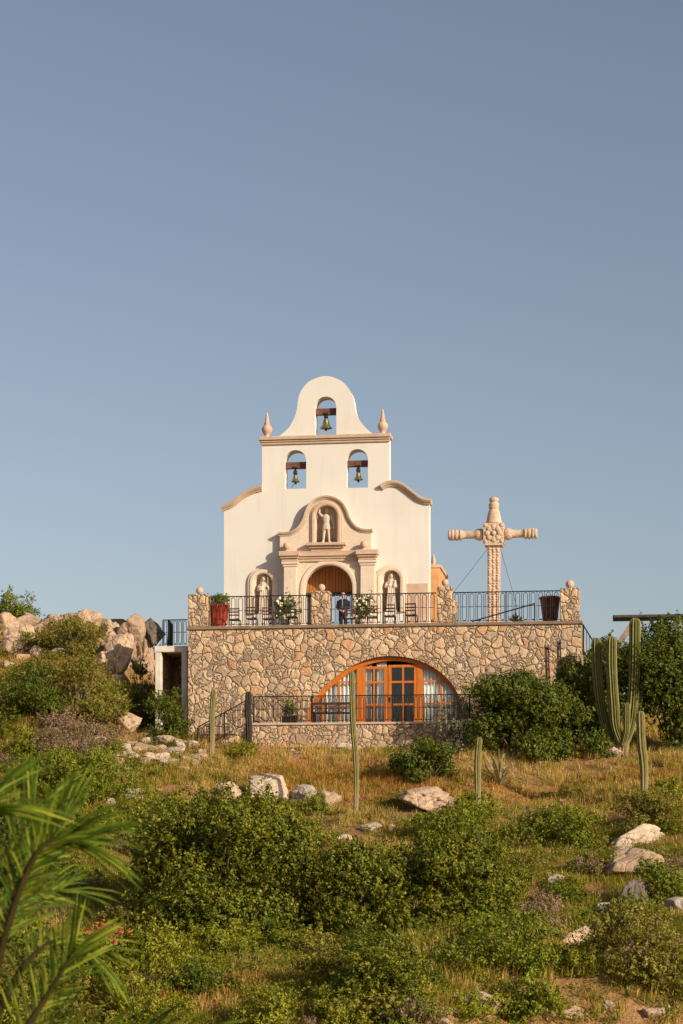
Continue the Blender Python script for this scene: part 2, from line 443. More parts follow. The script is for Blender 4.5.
# ------------------------------------------------------------------ terrain
YC = [-400, 0, 24, 30, 38, 40, 48, 55, 62, 70, 75, 79, 84, 90, 95, 120, 400]
ZC = [-9, -7, -5.6, -4.9, -3.75, -3.1, -2.4, -1.35, -.15, 1.5, 3.2, 4.25, 5.0, 7.2, 8.4, 8.0, -30]
ZL = [-9, -7, -5.6, -4.9, -3.75, -3.1, -2.3, -1.2, .25, 2.2, 4.0, 5.6, 7.4, 9.9, 10.8, 9.0, -30]
ZR = [-9, -7, -5.6, -4.9, -3.75, -3.1, -2.2, -1.0, .55, 2.2, 3.5, 4.3, 5.1, 6.2, 7.0, 7.5, -30]
def sst(a, b, x):
    t_ = min(1, max(0, (x-a)/(b-a))); return t_*t_*(3-2*t_)
def ground(x, y, rough=True):
    zc = float(np.interp(y, YC, ZC)); zl = float(np.interp(y, YC, ZL)); zr = float(np.interp(y, YC, ZR))
    xl = -8.0+3.0*sst(80, 66, y); xa = xl-2.6-3*sst(80, 66, y)
    l = 1-sst(xa, xl, x); r = sst(7.5, 11, x)
    z = zc*(1-l-r)+zl*l+zr*r
    # a cut bank of bare earth low on the right
    if 34 < y < 44 and x > 0: z -= 1.0*sst(1.5, 4, x)*sst(42.5, 40.0, y)*sst(34, 37, y)
    if rough:
        near = min(1, max(0, (160-y)/60))
        a = .55*noise.noise(Vector((x*.16, y*.16, 3.1)))+.24*noise.noise(Vector((x*.5, y*.5, 9.7)))+.06*noise.noise(Vector((x*1.6, y*1.6, 1.3)))
        if -7 < x < 10.5 and y > 76: a *= .35
        z += a*near
    return z
def hit(px, py, y0=20.0, y1=140.0):
    """where the sight line through a pixel meets the hillside"""
    d = ray(px, py); y = y0
    while y < y1:
        if d.z*y <= ground(d.x*y, y): break
        y += .25
    return Vector((d.x*y, y, ground(d.x*y, y)))

def axis(lo, hi, step, far):
    a = list(np.arange(lo, hi+1e-6, step)); s = step; x = lo; left = []
    while x > -far: s *= 1.35; x -= s; left.append(x)
    s = step; x = a[-1]; right = []
    while x < far: s *= 1.35; x += s; right.append(x)
    return np.array(left[::-1]+a+right)
gx = axis(-26, 26, .4, 4000); gy = axis(22, 110, .4, 4000)
gv = np.array([(x, y, ground(x, y)) for y in gy for x in gx]); nx = len(gx)
ii = (np.arange(len(gy)-1)[:,None]*nx+np.arange(nx-1)[None,:]).ravel()
gme = np_mesh("hillside", gv, [np.stack([ii, ii+1, ii+1+nx, ii+nx], 1)], "hillside", True)
tag(link("hillside", gme), kind="structure")

# ------------------------------------------------------------------ the building's own frame
TH = R(8.0); O0 = Vector((1.7, 80.0, 0.0))
FU = Vector((math.cos(TH), -math.sin(TH), 0)); FV = Vector((math.sin(TH), math.cos(TH), 0))
def uw(px, py, V):
    """the point of the plane at depth V of the building's frame seen at a pixel: (U, W)"""
    k = (px-CX)/F
    U = (k*(O0.y+V*FV.y)-O0.x-V*FV.x)/(FU.x-k*FU.y)
    P = O0+FU*U+FV*V
    return (U, (HZ-py)*P.y/F)
def U_(px, V): return uw(px, 700, V)[0]
def fw(U, V, W): return O0+FU*U+FV*V+Vector((0,0,W))
def thing(name, label, cat, base, group=None):
    """Empty at a thing's base, given in the building's frame"""
    o = bpy.data.objects.new(name, None); COL.objects.link(o); o.empty_display_size = .3
    o.location = fw(*base); o.rotation_euler = (0,0,-TH)
    BASE[o.name] = base
    return tag(o, label, cat, group)
def wthing(name, label, cat, loc, rz=0, group=None):
    o = bpy.data.objects.new(name, None); COL.objects.link(o); o.location = loc; o.rotation_euler = (0,0,rz)
    return tag(o, label, cat, group)
def pts(lst, V): return [uw(x, y, V) for x, y in lst]
def smooth_path(p, n=6):
    """Catmull-Rom through 2D points"""
    out = []; P = [Vector(q) for q in p]
    for i in range(len(P)-1):
        a = P[max(i-1,0)]; b = P[i]; c = P[i+1]; d = P[min(i+2,len(P)-1)]
        for k in range(n):
            t_ = k/n
            out.append(tuple(.5*((2*b)+(c-a)*t_+(2*a-5*b+4*c-d)*t_*t_+(3*b-a-3*c+d)*t_**3)))
    out.append(tuple(P[-1])); return out
def arch(x0, x1, zb, zs, n=18, ztop=None):
    """closed arch outline: straight jambs from zb to zs, then a half ellipse"""
    r = (x1-x0)/2; c = (x0+x1)/2; rz = (ztop-zs) if ztop else r
    return [(x0, zb)]+[(c-r*math.cos(math.pi*i/n), zs+rz*math.sin(math.pi*i/n)) for i in range(n+1)]+[(x1, zb)]

FLOOR = 9.03; LOW = 4.98
UL, UR = U_(188, 0), U_(581, 0)

# ---------------------------------------------------------------- stone terrace building
tb = thing("stone_terrace_building", "rubble stone building with arched orange window carrying the chapel terrace", "building", ((UL+UR)/2, 0, 3.9))
archpath = smooth_path(pts([(306,722),(308,709),(315,697),(327,684),(342,672),(358,663),(375,657.5),(390,656),(408,657.5),(425,663),(440,672),(452,684),(459.5,698),(462.5,711),(463,722)], 0), 4)
archpath[0] = (archpath[0][0], LOW); archpath[-1] = (archpath[-1][0], LOW)
m = MB(); m.slab([[(UL,2.6),(UR,2.6),(UR,8.92),(UL,8.92)], archpath], 0, .55)
m.box((UL,.55,2.6),(UL+.55,14,8.92)); m.box((UR-.55,.55,2.6),(UR,14,8.92)); m.box((UL+.55,13.5,2.6),(UR-.55,14,8.92))
m.build("wall", "rubble", tb)
m = MB()
m.box((UL-.07,-.08,8.922),(UR+.07,.5,9.05)); cop = m.build("coping", "coping_stone", tb); bevel(cop, .02)
m = MB(); m.box((UL+.01,.502,8.70),(UR-.01,13.98,FLOOR)); m.build("terrace_floor", "paving", tb)
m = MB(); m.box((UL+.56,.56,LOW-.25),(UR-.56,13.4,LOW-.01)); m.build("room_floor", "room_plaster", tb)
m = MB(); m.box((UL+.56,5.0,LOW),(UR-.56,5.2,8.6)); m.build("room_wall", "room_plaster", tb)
# arched window
VW = .24
inner = smooth_path([archpath[0]]+archpath[4:-4:4]+[archpath[-1]], 4)
m = MB(); m.sweep(archpath, [(-.0,VW-.02),(-.17,VW-.02),(-.17,VW+.1),(-.0,VW+.1)]); m.build("arch_frame", "orange_wood", tb)
def arch_h(U):
    for (a, za), (b, zb) in zip(archpath, archpath[1:]):
        if a <= U <= b and b > a: return za+(zb-za)*(U-a)/(b-a)
    return LOW
up = [U_(p, VW) for p in (359.5, 388, 420)]
m_w = (.20, .30, .22)
for c, w in zip(up, m_w):
    if c == up[1]: continue
    mm = MB(); mm.box((c-w/2,VW-.01,LOW+.005),(c+w/2,VW+.09,arch_h(c)-.1)); mm.build("post", "orange_wood", tb)
def leaf(u0, u1, mid, curtain, handle):
    """one glazed door leaf: frame, glazing bars, panes"""
    top = min(arch_h(u0), arch_h(u1))-.17
    sw = .13; y0, y1 = VW+.005, VW+.07
    mm = MB(); mm.box((u0,y0,LOW+.01),(u0+sw,y1,top)); mm.box((u1-sw,y0,LOW+.01),(u1,y1,top))
    mm.box((u0+sw,y0,top-.1),(u1-sw,y1,top)); mm.box((u0+sw,y0,LOW+.01),(u1-sw,y1,LOW+.16))
    mm.box((mid-.035,y0+.004,LOW+.16),(mid+.035,y1-.004,top-.1))
    for py in (682, 704.5):
        z = uw(390, py, VW)[1]; mm.box((u0+sw,y0+.008,z-.04),(u1-sw,y1-.008,z+.04))
    d = mm.build("door_leaf", "orange_wood", tb)
    g = MB(); g.box((u0+sw*.6,VW+.032,LOW+.1),(u1-sw*.6,VW+.040,top-.05)); g.build("pane", "glass", d)
    if handle is not None:
        h = MB(); h.box((handle-.025,VW-.015,LOW+.95),(handle+.025,VW+.004,LOW+1.15)); h.tube([(handle,VW-.012,LOW+1.08),(handle,VW-.06,LOW+1.08),(handle+.12,VW-.06,LOW+1.07)], .014)
        h.build("handle", "iron", d)
    return d, top
d1, tp = leaf(up[0]+.10, up[1]-.012, U_(374,VW), True, None)
d2, tp = leaf(up[1]+.012, up[2]-.11, U_(403,VW), False, up[1]+.07)
def sidelight(u0, u1, bars):
    n = 10; us = [u0+(u1-u0)*i/n for i in range(n+1)]
    mm = MB()
    for b in bars: mm.box((b-.045,VW+.005,LOW+.1),(b+.045,VW+.07,arch_h(b)-.12))
    mm.box((u0,VW+.008,LOW+.01),(u1,VW+.068,LOW+.12))
    for py in (682, 704.5):
        z = uw(340, py, VW)[1]
        ok = [u for u in us if arch_h(u)-.12 > z]
        if ok: mm.box((min(ok),VW+.012,z-.035),(max(ok),VW+.064,z+.035))
    w = mm.build("side_window", "orange_wood", tb)
    g = MB(); poly = [(u0,LOW+.05)]+[(u, max(LOW+.06, arch_h(u)-.08)) for u in us]+[(u1,LOW+.05)]
    g.slab([poly], VW+.034, VW+.042); g.build("pane", "glass", w)
sidelight(archpath[0][0]+.05, up[0]-.11, [U_(323,VW), U_(339,VW)])
sidelight(up[2]+.115, archpath[-1][0]-.05, [U_(441,VW)])
def curtain(u0, u1, z1):
    mm = MB(); n = 60; vv = []; ff = []
    for i in range(n+1):
        u = u0+(u1-u0)*i/n; y = VW+.22+.045*math.sin(i*1.15)+.02*math.sin(i*2.7)
        vv += [(u,y,LOW+.04),(u,y,z1(u))]
    for i in range(n): ff.append((2*i,2*i+2,2*i+3,2*i+1))
    mm.add(vv, ff, True); c = mm.build("curtain", "curtain", tb)
    sm = c.modifiers.new("thickness", 'SOLIDIFY'); sm.thickness = .006
curtain(archpath[0][0]+.1, up[0]-.1, lambda u: max(LOW+.1, arch_h(u)-.05))
curtain(up[0]+.12, U_(371,VW), lambda u: arch_h(u)-.05)
curtain(U_(376,VW), U_(386,VW), lambda u: arch_h(u)-.05)
curtain(up[2]+.05, archpath[-1][0]-.1, lambda u: max(LOW+.1, arch_h(u)-.05))

# lower terrace and its steps
u0, u1 = U_(250,-2.2), U_(500,-2.2)
lt = thing("lower_terrace", "low stone retaining terrace below the arched window with steps down at its end", "terrace", ((u0+u1)/2, -2.2, 3.6))
m = MB(); m.box((u0,-2.2,2.4),(u1,-.003,LOW-.09)); m.build("retaining_wall", "rubble_small", lt)
m = MB(); m.box((u0-.04,-2.26,LOW-.088),(u1,-.003,LOW)); bevel(m.build("paving", "paving", lt), .02)
us = U_(197,-2.2); n = 7
m = MB()
for i in range(n):
    a = u0-(u0-us)*i/n; b = u0-(u0-us)*(i+1)/n
    m.box((b,-1.9,2.4),(a-.004,-.25,LOW-(i+1)*.155))
bevel(m.build("steps", "rubble_small", lt), .015)

# ---------------------------------------------------------------- iron railings
def loop_panel(mm, p, ax, w, z0, z1, r=.011):
    """a long closed hairpin with a collar, the repeated motif of the balustrade"""
    P = []
    rr = w/2
    for i in range(9):
        a = math.pi*i/8; P.append((-rr*math.cos(a), z1-rr+rr*math.sin(a)))
    for i in range(9):
        a = math.pi*i/8; P.append((rr*math.cos(a), z0+rr-rr*math.sin(a)))
    mm.tube([Vector(p)+ax*x+Vector((0,0,z)) for x, z in P], r, 5, closed=True)
def railing(label, u0, u1, V, z0, h, posts=(), spacing=.30, group=None, slope=0.0, r=.014):
    L = u1-u0; ax = Vector((1,0,slope))
    def P(u, z): return Vector((u, V, z0+z+slope*(u-u0)))
    t_ = thing("iron_railing", label, "railing", (u0, V, z0), group)
    mm = MB(); mm.bar(P(u0,h), P(u1,h), .06, .04); mm.build("top_rail", "iron", t_)
    mm = MB(); mm.bar(P(u0,.08), P(u1,.08), .022, .022); mm.build("bottom_rail", "iron", t_)
    for u in posts:
        mm = MB(); mm.bar(P(u,-.02), P(u,h-.016), .045, .045); mm.build("post", "iron", t_)
    n = max(2, int(L/spacing)); sp = L/n
    for i in range(n):
        c = u0+sp*(i+.5)
        mm = MB(); loop_panel(mm, (c, V, z0+slope*(c-u0)), Vector((1,0,slope)), sp*.52, .1, h-.05, r)
        mm.tube([P(c-sp*.5,.09), P(c-sp*.5,h-.02)], r*.9, 5)
        mm.box((c-sp*.5-.02,V-.013,z0+slope*(c-u0)+h*.52),(c+sp*.26,V+.013,z0+slope*(c-u0)+h*.52+.022))
        mm.build("baluster", "iron", t_)
    return t_
VR = .22
pier_px = [(188,207.5),(311,329.5),(436,453),(560,579.5)]
ZT = 9.052
railing("black iron railing behind white chairs, from red pot to middle pier", U_(207.5,VR), U_(311,VR), VR, ZT, 1.22, [U_(253,VR)])
railing("black iron railing before the man and right-hand statue niche", U_(329.5,VR), U_(436,VR), VR, ZT, 1.22, [U_(383,VR)])
railing("black iron railing in front of the tall carved cross", U_(453,VR), U_(560,VR), VR, ZT, 1.22, [U_(506,VR)])
railing("long thin iron railing on the low terrace before the arched window", u0+.1, u1-.1, -2.05, LOW, 1.05, [u0+.1, U_(312,-2.05), U_(352,-2.05), U_(392,-2.05), U_(430,-2.05), U_(470,-2.05)], .19, None, 0, .0125)
railing("sloping iron handrail beside the steps at the wall foot", us, u0-.05, -2.05, LOW-1.13, 1.0, [us, (us+u0)/2], .2, None, 1.13/(u0-us), .014)
# ---------------------------------------------------------------- stone piers
def pier(p0, p1, top, label, ball=.15, step=False):
    a, b = U_(p0, .05), U_(p1, .05); zt = uw((p0+p1)/2, top, .05)[1]
    t_ = thing("stone_pier", label, "pier", ((a+b)/2, .05, ZT))
    mm = MB(); mm.box((a,.03,ZT+.002),(b,.03+(b-a),zt))
    if step: mm.box((b-.003,.1,ZT+.002),(b+.18,.6,zt-.5))
    bevel(mm.build("shaft", "rubble_small", t_), .035, 2)
    c = ((a+b)/2, .03+(b-a)/2, zt)
    mm = MB(); mm.lathe([(ball*.55,0),(ball*.5,.05),(ball*.45,.08)], c, 14); mm.ball((c[0],c[1],zt+.05+ball*.85), ball, 16, 12)
    mm.build("ball_finial", "cantera", t_)
pier(188, 207.5, 594, "stone pier with pale ball beside the red pot, at terrace corner", .15)
pier(311, 329.5, 591, "stone pier standing in front of the chapel doorway", .15)
pier(437, 452, 586, "stone pier with stepped side beside the ochre wall", .14, True)
pier(560, 579.5, 588, "stone pier at terrace end beside dark brown pot", .17)

# ---------------------------------------------------------------- chapel
VF = 6.0; TF = .7
ch = thing("chapel", "white stucco mission chapel facade with three bell arches and carved stone portal", "chapel", (U_(327,VF), VF, FLOOR))
outer = pts([(224,640),(224,509)], VF)
outer += pts([(224,507),(231,504),(241,497),(251,491.5),(262,489.5)], VF)
outer += pts([(262,437),(279.4,436)], VF)
outer += smooth_path(pts([(279.4,436),(284.5,431.6),(290,426),(296,413),(298.5,397.6),(303,388),(311,380.3),(325.5,376),(339.5,379.8),(348.3,388),(353,397.6),(355.5,412),(361,422),(368.5,430.5),(373.5,434)], VF), 5)
outer += pts([(389,434),(389,487),(393,485.5),(401,488),(409,494),(418,500.5),(429,503.5),(429.3,640)], VF)
outer = [(u, max(w, FLOOR+.002)) for u, w in outer]
def bell_arch(l, r, t, b):
    zt = uw(l, t, VF)[1]; a, bb = U_(l,VF), U_(r,VF); zs = zt-(bb-a)/2
    return arch(a, bb, uw(l,b,VF)[1], zs)
bells = [(314.9,336.3,396.8,435.2),(284.7,306.2,450.3,489),(346.5,368,449.3,488)]
holes = [bell_arch(*b) for b in bells]
dL, dR = U_(304,VF), U_(353,VF)
door = arch(dL, dR, FLOOR+.004, uw(328,564,VF)[1]-(dR-dL)/2)
def niche_out(l, r, t, b, V): 
    a, bb = U_(l,V), U_(r,V); zt = uw((l+r)/2,t,V)[1]
    return arch(a, bb, uw((l+r)/2,b,V)[1], zt-(bb-a)/2)
nl = niche_out(254, 272.5, 573.5, 614, VF); nr_ = niche_out(382, 400.5, 570.5, 612, VF); nc = niche_out(316, 336.5, 506.5, 543, VF)
# the door cuts the outline's foot
k = outer
base_z = FLOOR+.002
left_foot, right_foot = k[0], k[-1]
outline = k+[(dR, base_z)]+list(reversed([(u,max(w,base_z)) for u,w in door[1:-1]]))+[(dL, base_z)]
m = MB(); m.slab([outline]+holes+[nl, nr_, nc], VF, VF+TF)
m.build("facade", "stucco", ch)
def niche(loop, V, depth, name="niche"):
    """a concave shell behind a niche opening, closed by a half dome"""
    mm = MB(); a = loop[0][0]; b = loop[-1][0]; c = (a+b)/2; r = (b-a)/2; zb = loop[0][1]; zs = loop[1][1]
    n, q = 14, 7; vv = []; ff = []
    rows = [zb, zs]
    for z in rows:
        for i in range(n+1):
            an = math.pi*i/n; vv.append((c-r*math.cos(an), V+depth*math.sin(an), z))
    for j in range(1, q+1):
        e = math.pi/2*j/q
        for i in range(n+1):
            an = math.pi*i/n; vv.append((c-r*math.cos(an)*math.cos(e), V+depth*math.sin(an)*math.cos(e), zs+r*math.sin(e)))
    for j in range(q+1):
        for i in range(n):
            A = j*(n+1)+i; ff.append((A, A+1, A+n+2, A+n+1))
    mm.add(vv, ff, True)
    mm.box((a-.0,V+.001,zb-.1),(b,V+depth,zb))
    o = mm.build(name, "cantera_pale", ch, fix=False); s_ = o.modifiers.new("thickness", 'SOLIDIFY'); s_.thickness = .05; s_.offset = 1 if False else -1
    return o
for lp in (nl, nr_): niche(lp, VF+.012, .5)
niche(nc, VF+.012, .5)
def arch_trim(loop, y0, y1, w, name, mat):
    mm = MB(); mm.sweep(loop, [(0,y1),(0,y0+.02),(w*.25,y0),(w*.6,y0),(w*.72,y0+.04),(w,y0+.05),(w,y1)])
    return mm.build(name, mat, ch)
for lp in (nl, nr_): arch_trim(lp, VF-.14, VF-.003, .26, "niche_frame", "cantera_pale")
# cornice below the bell gable
def moulding(u0, u1, z0, z1, y_back, proj, name, mat, ends=True):
    h = z1-z0; mm = MB()
    steps = [(0,.35,.45),(.28,.55,.62),(.48,.85,.85),(.80,1.0,1.0)]
    prev = 0
    st_ = [(0.0,.28,.40),(.28,.50,.66),(.50,.86,1.0),(.86,1.0,.88)]
    for a, b, p in st_:
        e = proj*p
        mm.box((u0-e if ends else u0, y_back-e, z0+h*a),(u1+e if ends else u1, y_back, z0+h*b-.001))
    o = mm.build(name, mat, ch); bevel(o, .018, 2); return o
ca, cb = U_(262,VF), U_(389.5,VF)
zc0 = uw(326,443.5,VF)[1]; zc1 = uw(326,435.6,VF)[1]
mm = MB()
for a, b, p in [(0,.3,.08),(.3,.55,.13),(.55,1,.2)]:
    mm.box((ca-p*.6, VF-p, zc0+(zc1-zc0)*a), (cb+p*.35, VF-.002, zc0+(zc1-zc0)*b-.001))
bevel(mm.build("cornice", "cantera_brown", ch), .02, 2)
mm = MB(); mm.box((ca-.115, VF-.002, zc0+(zc1-zc0)*.55), (ca-.002, VF+TF, zc1)); mm.box((cb+.002, VF-.002, zc0+(zc1-zc0)*.55), (cb+.065, VF+TF, zc1))
mm.build("cornice_return", "cantera_brown", ch)
for px in (267.5, 383):
    u, z = U_(px, VF+.3), zc1
    mm = MB(); mm.lathe([(.20,0),(.20,.05),(.12,.08),(.10,.13),(.17,.20),(.225,.31),(.235,.38),(.20,.49),(.125,.56),(.12,.60),(.135,.62),(.10,.68),(.075,.86),(.045,1.06),(.0,1.14)], (u, VF+.2, z), 20)
    mm.build("finial", "cantera", ch)
# scroll cornices on the shoulders
for P_ in ([(221.5,510),(226,508),(233,505),(241,498.5),(248,494),(255,491),(261.8,489.2)],
           [(382,488.5),(386,486),(392,484.6),(400,486.5),(409,493),(417,499.3),(424,502.2),(430.5,502.8)]):
    pth = smooth_path(pts(P_, VF-.1), 5)
    mm = MB(); mm.sweep(pth, [(-.07,VF-.003),(-.07,VF-.07),(-.01,VF-.10),(.02,VF-.15),(.09,VF-.20),(.165,VF-.20),(.18,VF-.17),(.18,VF+TF),(.005,VF+TF),(.005,VF-.003)])
    mm.build("scroll_cornice", "cantera_brown", ch)
# portal: slab with the door arch, pilasters, entablature, curved pediment
VP = VF-.34
pl, pr = U_(284,VP), U_(375.5,VP)
ze0 = uw(328,561.5,VP)[1]; ze1 = uw(328,551.5,VP)[1]
pd = arch(U_(304.5,VP), U_(352.5,VP), FLOOR+.004, uw(328,564.5,VP)[1]-(U_(352.5,VP)-U_(304.5,VP))/2)
m = MB(); m.slab([[(pl,base_z),(pl,ze0-.003),(pr,ze0-.003),(pr,base_z),(pd[-1][0],base_z)]+list(reversed(pd[1:-1]))+[(pd[0][0],base_z)]], VP, VF-.003)
m.build("portal", "cantera_pale", ch)
mm = MB(); mm.sweep(pd, [(.0,VP-.001),(.0,VP-.04),(.05,VP-.06),(.17,VP-.06),(.19,VP-.03),(.19,VP-.001)]); mm.build("arch_moulding", "cantera_pale", ch)
for a, b in ((284.5,297),(361,375)):
    ua, ub = U_(a,VP), U_(b,VP)
    mm = MB(); mm.box((ua,VP-.2,base_z+.35),(ub,VP-.003,ze0-.22)); mm.box((ua-.06,VP-.26,base_z),(ub+.06,VP-.003,base_z+.345))
    mm.box((ua-.04,VP-.24,ze0-.215),(ub+.04,VP-.003,ze0-.12)); mm.box((ua-.09,VP-.29,ze0-.115),(ub+.09,VP-.003,ze0-.004))
    bevel(mm.build("pilaster", "cantera_pale", ch), .015, 2)
moulding(pl+.02, pr-.02, ze0, ze1, VP+.002, .20, "entablature", "cantera")
for a, b in ((284,297.5),(360.5,375.5)):
    mm = MB(); ua, ub = U_(a,VP), U_(b,VP)
    for f0, f1, p in [(0,.28,.30),(.28,.5,.38),(.5,.98,.46)]:
        mm.box((ua-(p-.2)*.6, VP-p, ze0+(ze1-ze0)*f0+.002), (ub+(p-.2)*.6, VP-.19, ze0+(ze1-ze0)*f1))
    bevel(mm.build("entablature_block", "cantera", ch), .015, 2)
mm = MB(); mm.box((pl-.0,VP+.005,ze0+.01),(pr,VF-.003,ze1-.004)); mm.build("frieze", "cantera_pale", ch)
for px in (287.5, 364.5):
    u = U_(px, VP); mm = MB(); mm.lathe([(.13,0),(.13,.04),(.07,.06),(.06,.09)], (u, VP-.18, ze1), 16); mm.ball((u, VP-.18, ze1+.24), .165, 16, 12)
    mm.build("ball_ornament", "cantera", ch)
VQ = VF-.26
curve = smooth_path(pts([(278.5,534),(286,534),(293,532.6),(299.5,528),(304.5,520),(307.5,511),(311.5,504.5),(318,499.5),(326.5,497.5),(335,499.5),(341.5,504),(345.5,511),(348.5,519),(354,526.5),(360,530),(366,531),(372.5,531)], VQ), 4)
nq = niche_out(315, 337.5, 505.5, 543, VQ)
body = [(curve[0][0]+.06, ze1-.002)]+[(max(u,curve[0][0]+.06) if i < 3 else (min(u,curve[-1][0]-.06) if i > len(curve)-4 else u), w-.03) for i,(u,w) in enumerate(curve)]+[(curve[-1][0]-.06, ze1-.002)]
m = MB(); m.slab([body, nq], VQ, VF-.004); m.build("pediment", "cantera_pale", ch)
mm = MB(); mm.sweep(curve, [(-.09,VQ-.001),(-.09,VQ-.03),(-.03,VQ-.05),(-.0,VQ-.10),(.075,VQ-.12),(.085,VF-.004),(-.03,VF-.004),(-.03,VQ-.001)]); mm.build("pediment_moulding", "cantera_brown", ch)
arch_trim(nq, VQ-.1, VQ-.002, .2, "niche_frame", "cantera")
zs0 = uw(327,551.2,VQ)[1]; zs1 = uw(327,543.2,VQ)[1]
mm = MB(); a, b = U_(313,VQ), U_(340.5,VQ)
for f0, f1, p in [(0,.32,.10),(.32,.62,.20),(.62,1,.32)]:
    mm.box((a-p*.8, VQ-p, zs0+(zs1-zs0)*f0+.004), (b+p*.8, VQ-.002, zs0+(zs1-zs0)*f1))
mm.box((a+.1, VQ-.001, zs1-.06), (b-.1, VF+.02, zs1+.003))
bevel(mm.build("niche_sill", "cantera", ch), .015, 2)
# pink stone dado at the facade's right foot
mm = MB(); mm.box((U_(406,VF),VF-.05,base_z),(U_(428,VF),VF-.003,uw(418,583.5,VF)[1])); bevel(mm.build("dado_panel", "cantera", ch), .015)
# wooden tympanum and open door leaf
zspring = door[1][1]; zdoor = uw(328,592,VF+.4)[1]
ty = [(dL+.01,zdoor),(dL+.01,zspring)]+[(u*.999 if False else u, w-.005) for u, w in door[2:-2]]+[(dR-.01,zspring),(dR-.01,zdoor)]
m = MB(); m.slab([ty], VF+.58, VF+.66); m.build("tympanum", "door_planks", ch)
mm = MB(); mm.box((dL+.01,VF+.52,zdoor-.14),(dR-.01,VF+.68,zdoor-.001)); mm.build("door_lintel", "dark_wood", ch)
mm = MB(); mm.box((dL+.05,VF+.60,FLOOR+.01),(dL+.56,VF+.67,zdoor-.15))
for z in (.3,1.1,1.8): mm.box((dL+.10,VF+.575,FLOOR+z),(dL+.50,VF+.602,FLOOR+z+.07))
mm.build("door_leaf", "dark_wood", ch)
mm = MB(); mm.box((dR-.16,VF+.58,FLOOR+.01),(dR-.08,VF+1.5,zdoor-.15)); mm.build("door_leaf", "dark_wood", ch)
# bell beams belong to the wall
beam_y = [(409,415.3),(462.6,469),(461,467)]
for (l, r, t_, b), (y0, y1) in zip(bells, beam_y):
    a, bb = U_(l,VF), U_(r,VF); z1, z0 = uw(l,y0,VF+.3)[1], uw(l,y1,VF+.3)[1]
    mm = MB(); mm.box((a+.003,VF+.22,z0),(bb-.003,VF+.46,z1)); bevel(mm.build("bell_beam", "beam_wood", ch), .015)

def bell(px, y_top, y_bot, ytie, label, tilt=0):
    V = VF+.34; u, zb = uw(px, y_bot, V); zt = uw(px, y_top, V)[1]; zh = uw(px, ytie, V)[1]; h = zt-zb
    t_ = thing("bell", label, "bell", (u, V, zb))
    r = h*.52
    prof = [(r*1.0,0),(r*1.03,.03*h),(r*.92,.10*h),(r*.72,.24*h),(r*.58,.42*h),(r*.50,.62*h),(r*.44,.78*h),(r*.34,.90*h),(r*.16,.97*h),(.02,h)]
    mm = MB(); mm.lathe(prof, (u,V,zb), 24); mm.lathe([(r*.98,.015*h),(r*1.08,.04*h),(r*.98,.07*h)], (u,V,zb), 24); mm.build("body", "bronze", t_)
    mm = MB(); mm.box((u-.03,V-.14,zt-.02),(u+.03,V+.14,zt+.06)); mm.tube([(u,V,zt),(u,V,zh)], .035, 8)
    for s_ in (-1,1): mm.tube([(u+s_*.07,V,zt-.02),(u+s_*.07,V,zt+.1),(u+s_*.02,V,zt+.18)], .022, 6)
    mm.box((u-.10,V-.16,zh-.03),(u+.10,V+.16,zh+.02)); mm.build("hanger", "iron", t_)
    mm = MB(); mm.tube([(u,V,zb+.1),(u+tilt*.6,V,zb-.05)], .018, 6); mm.ball((u+tilt*.7,V,zb-.06), .05, 10, 7)
    if tilt: mm.tube([(u,V,zb-.02),(u-.16,V-.02,zb-.22)], .014, 5)
    mm.build("clapper", "iron", t_)
bell(326, 417.5, 428.6, 414, "small bronze bell hanging in the topmost arch of the gable")
bell(295.3, 474, 482, 468, "bronze bell with a short rope below it, in the arch above the left shoulder scroll", .03)
bell(358.3, 471.5, 480, 466, "bronze bell in the arch above the right shoulder scroll")

# ochre wall end behind the facade
ow = thing("ochre_wall", "bright ochre plastered wall end behind the white facade", "wall", (U_(436,7.4), 7.4, FLOOR))
mm = MB(); a, b = U_(424,7.4), U_(440.5,7.4); mm.box((a,7.0,FLOOR+.002),(b,10.5,uw(436,569,7.4)[1])); bevel(mm.build("wall", "ochre_plaster", ow), .03)
mm = MB(); mm.box((a-.02,6.96,uw(436,569,7.4)[1]+.002),(b+.06,10.55,uw(436,566,7.4)[1])); mm.build("cap", "cantera", ow)
mm = MB(); u, z = U_(433.5,7.4), uw(436,566,7.4)[1]; mm.lathe([(.12,0),(.12,.06),(.06,.1),(.1,.2),(.08,.3),(.03,.5),(0,.58)], (u,7.4,z), 14); mm.build("finial", "cantera", ow)

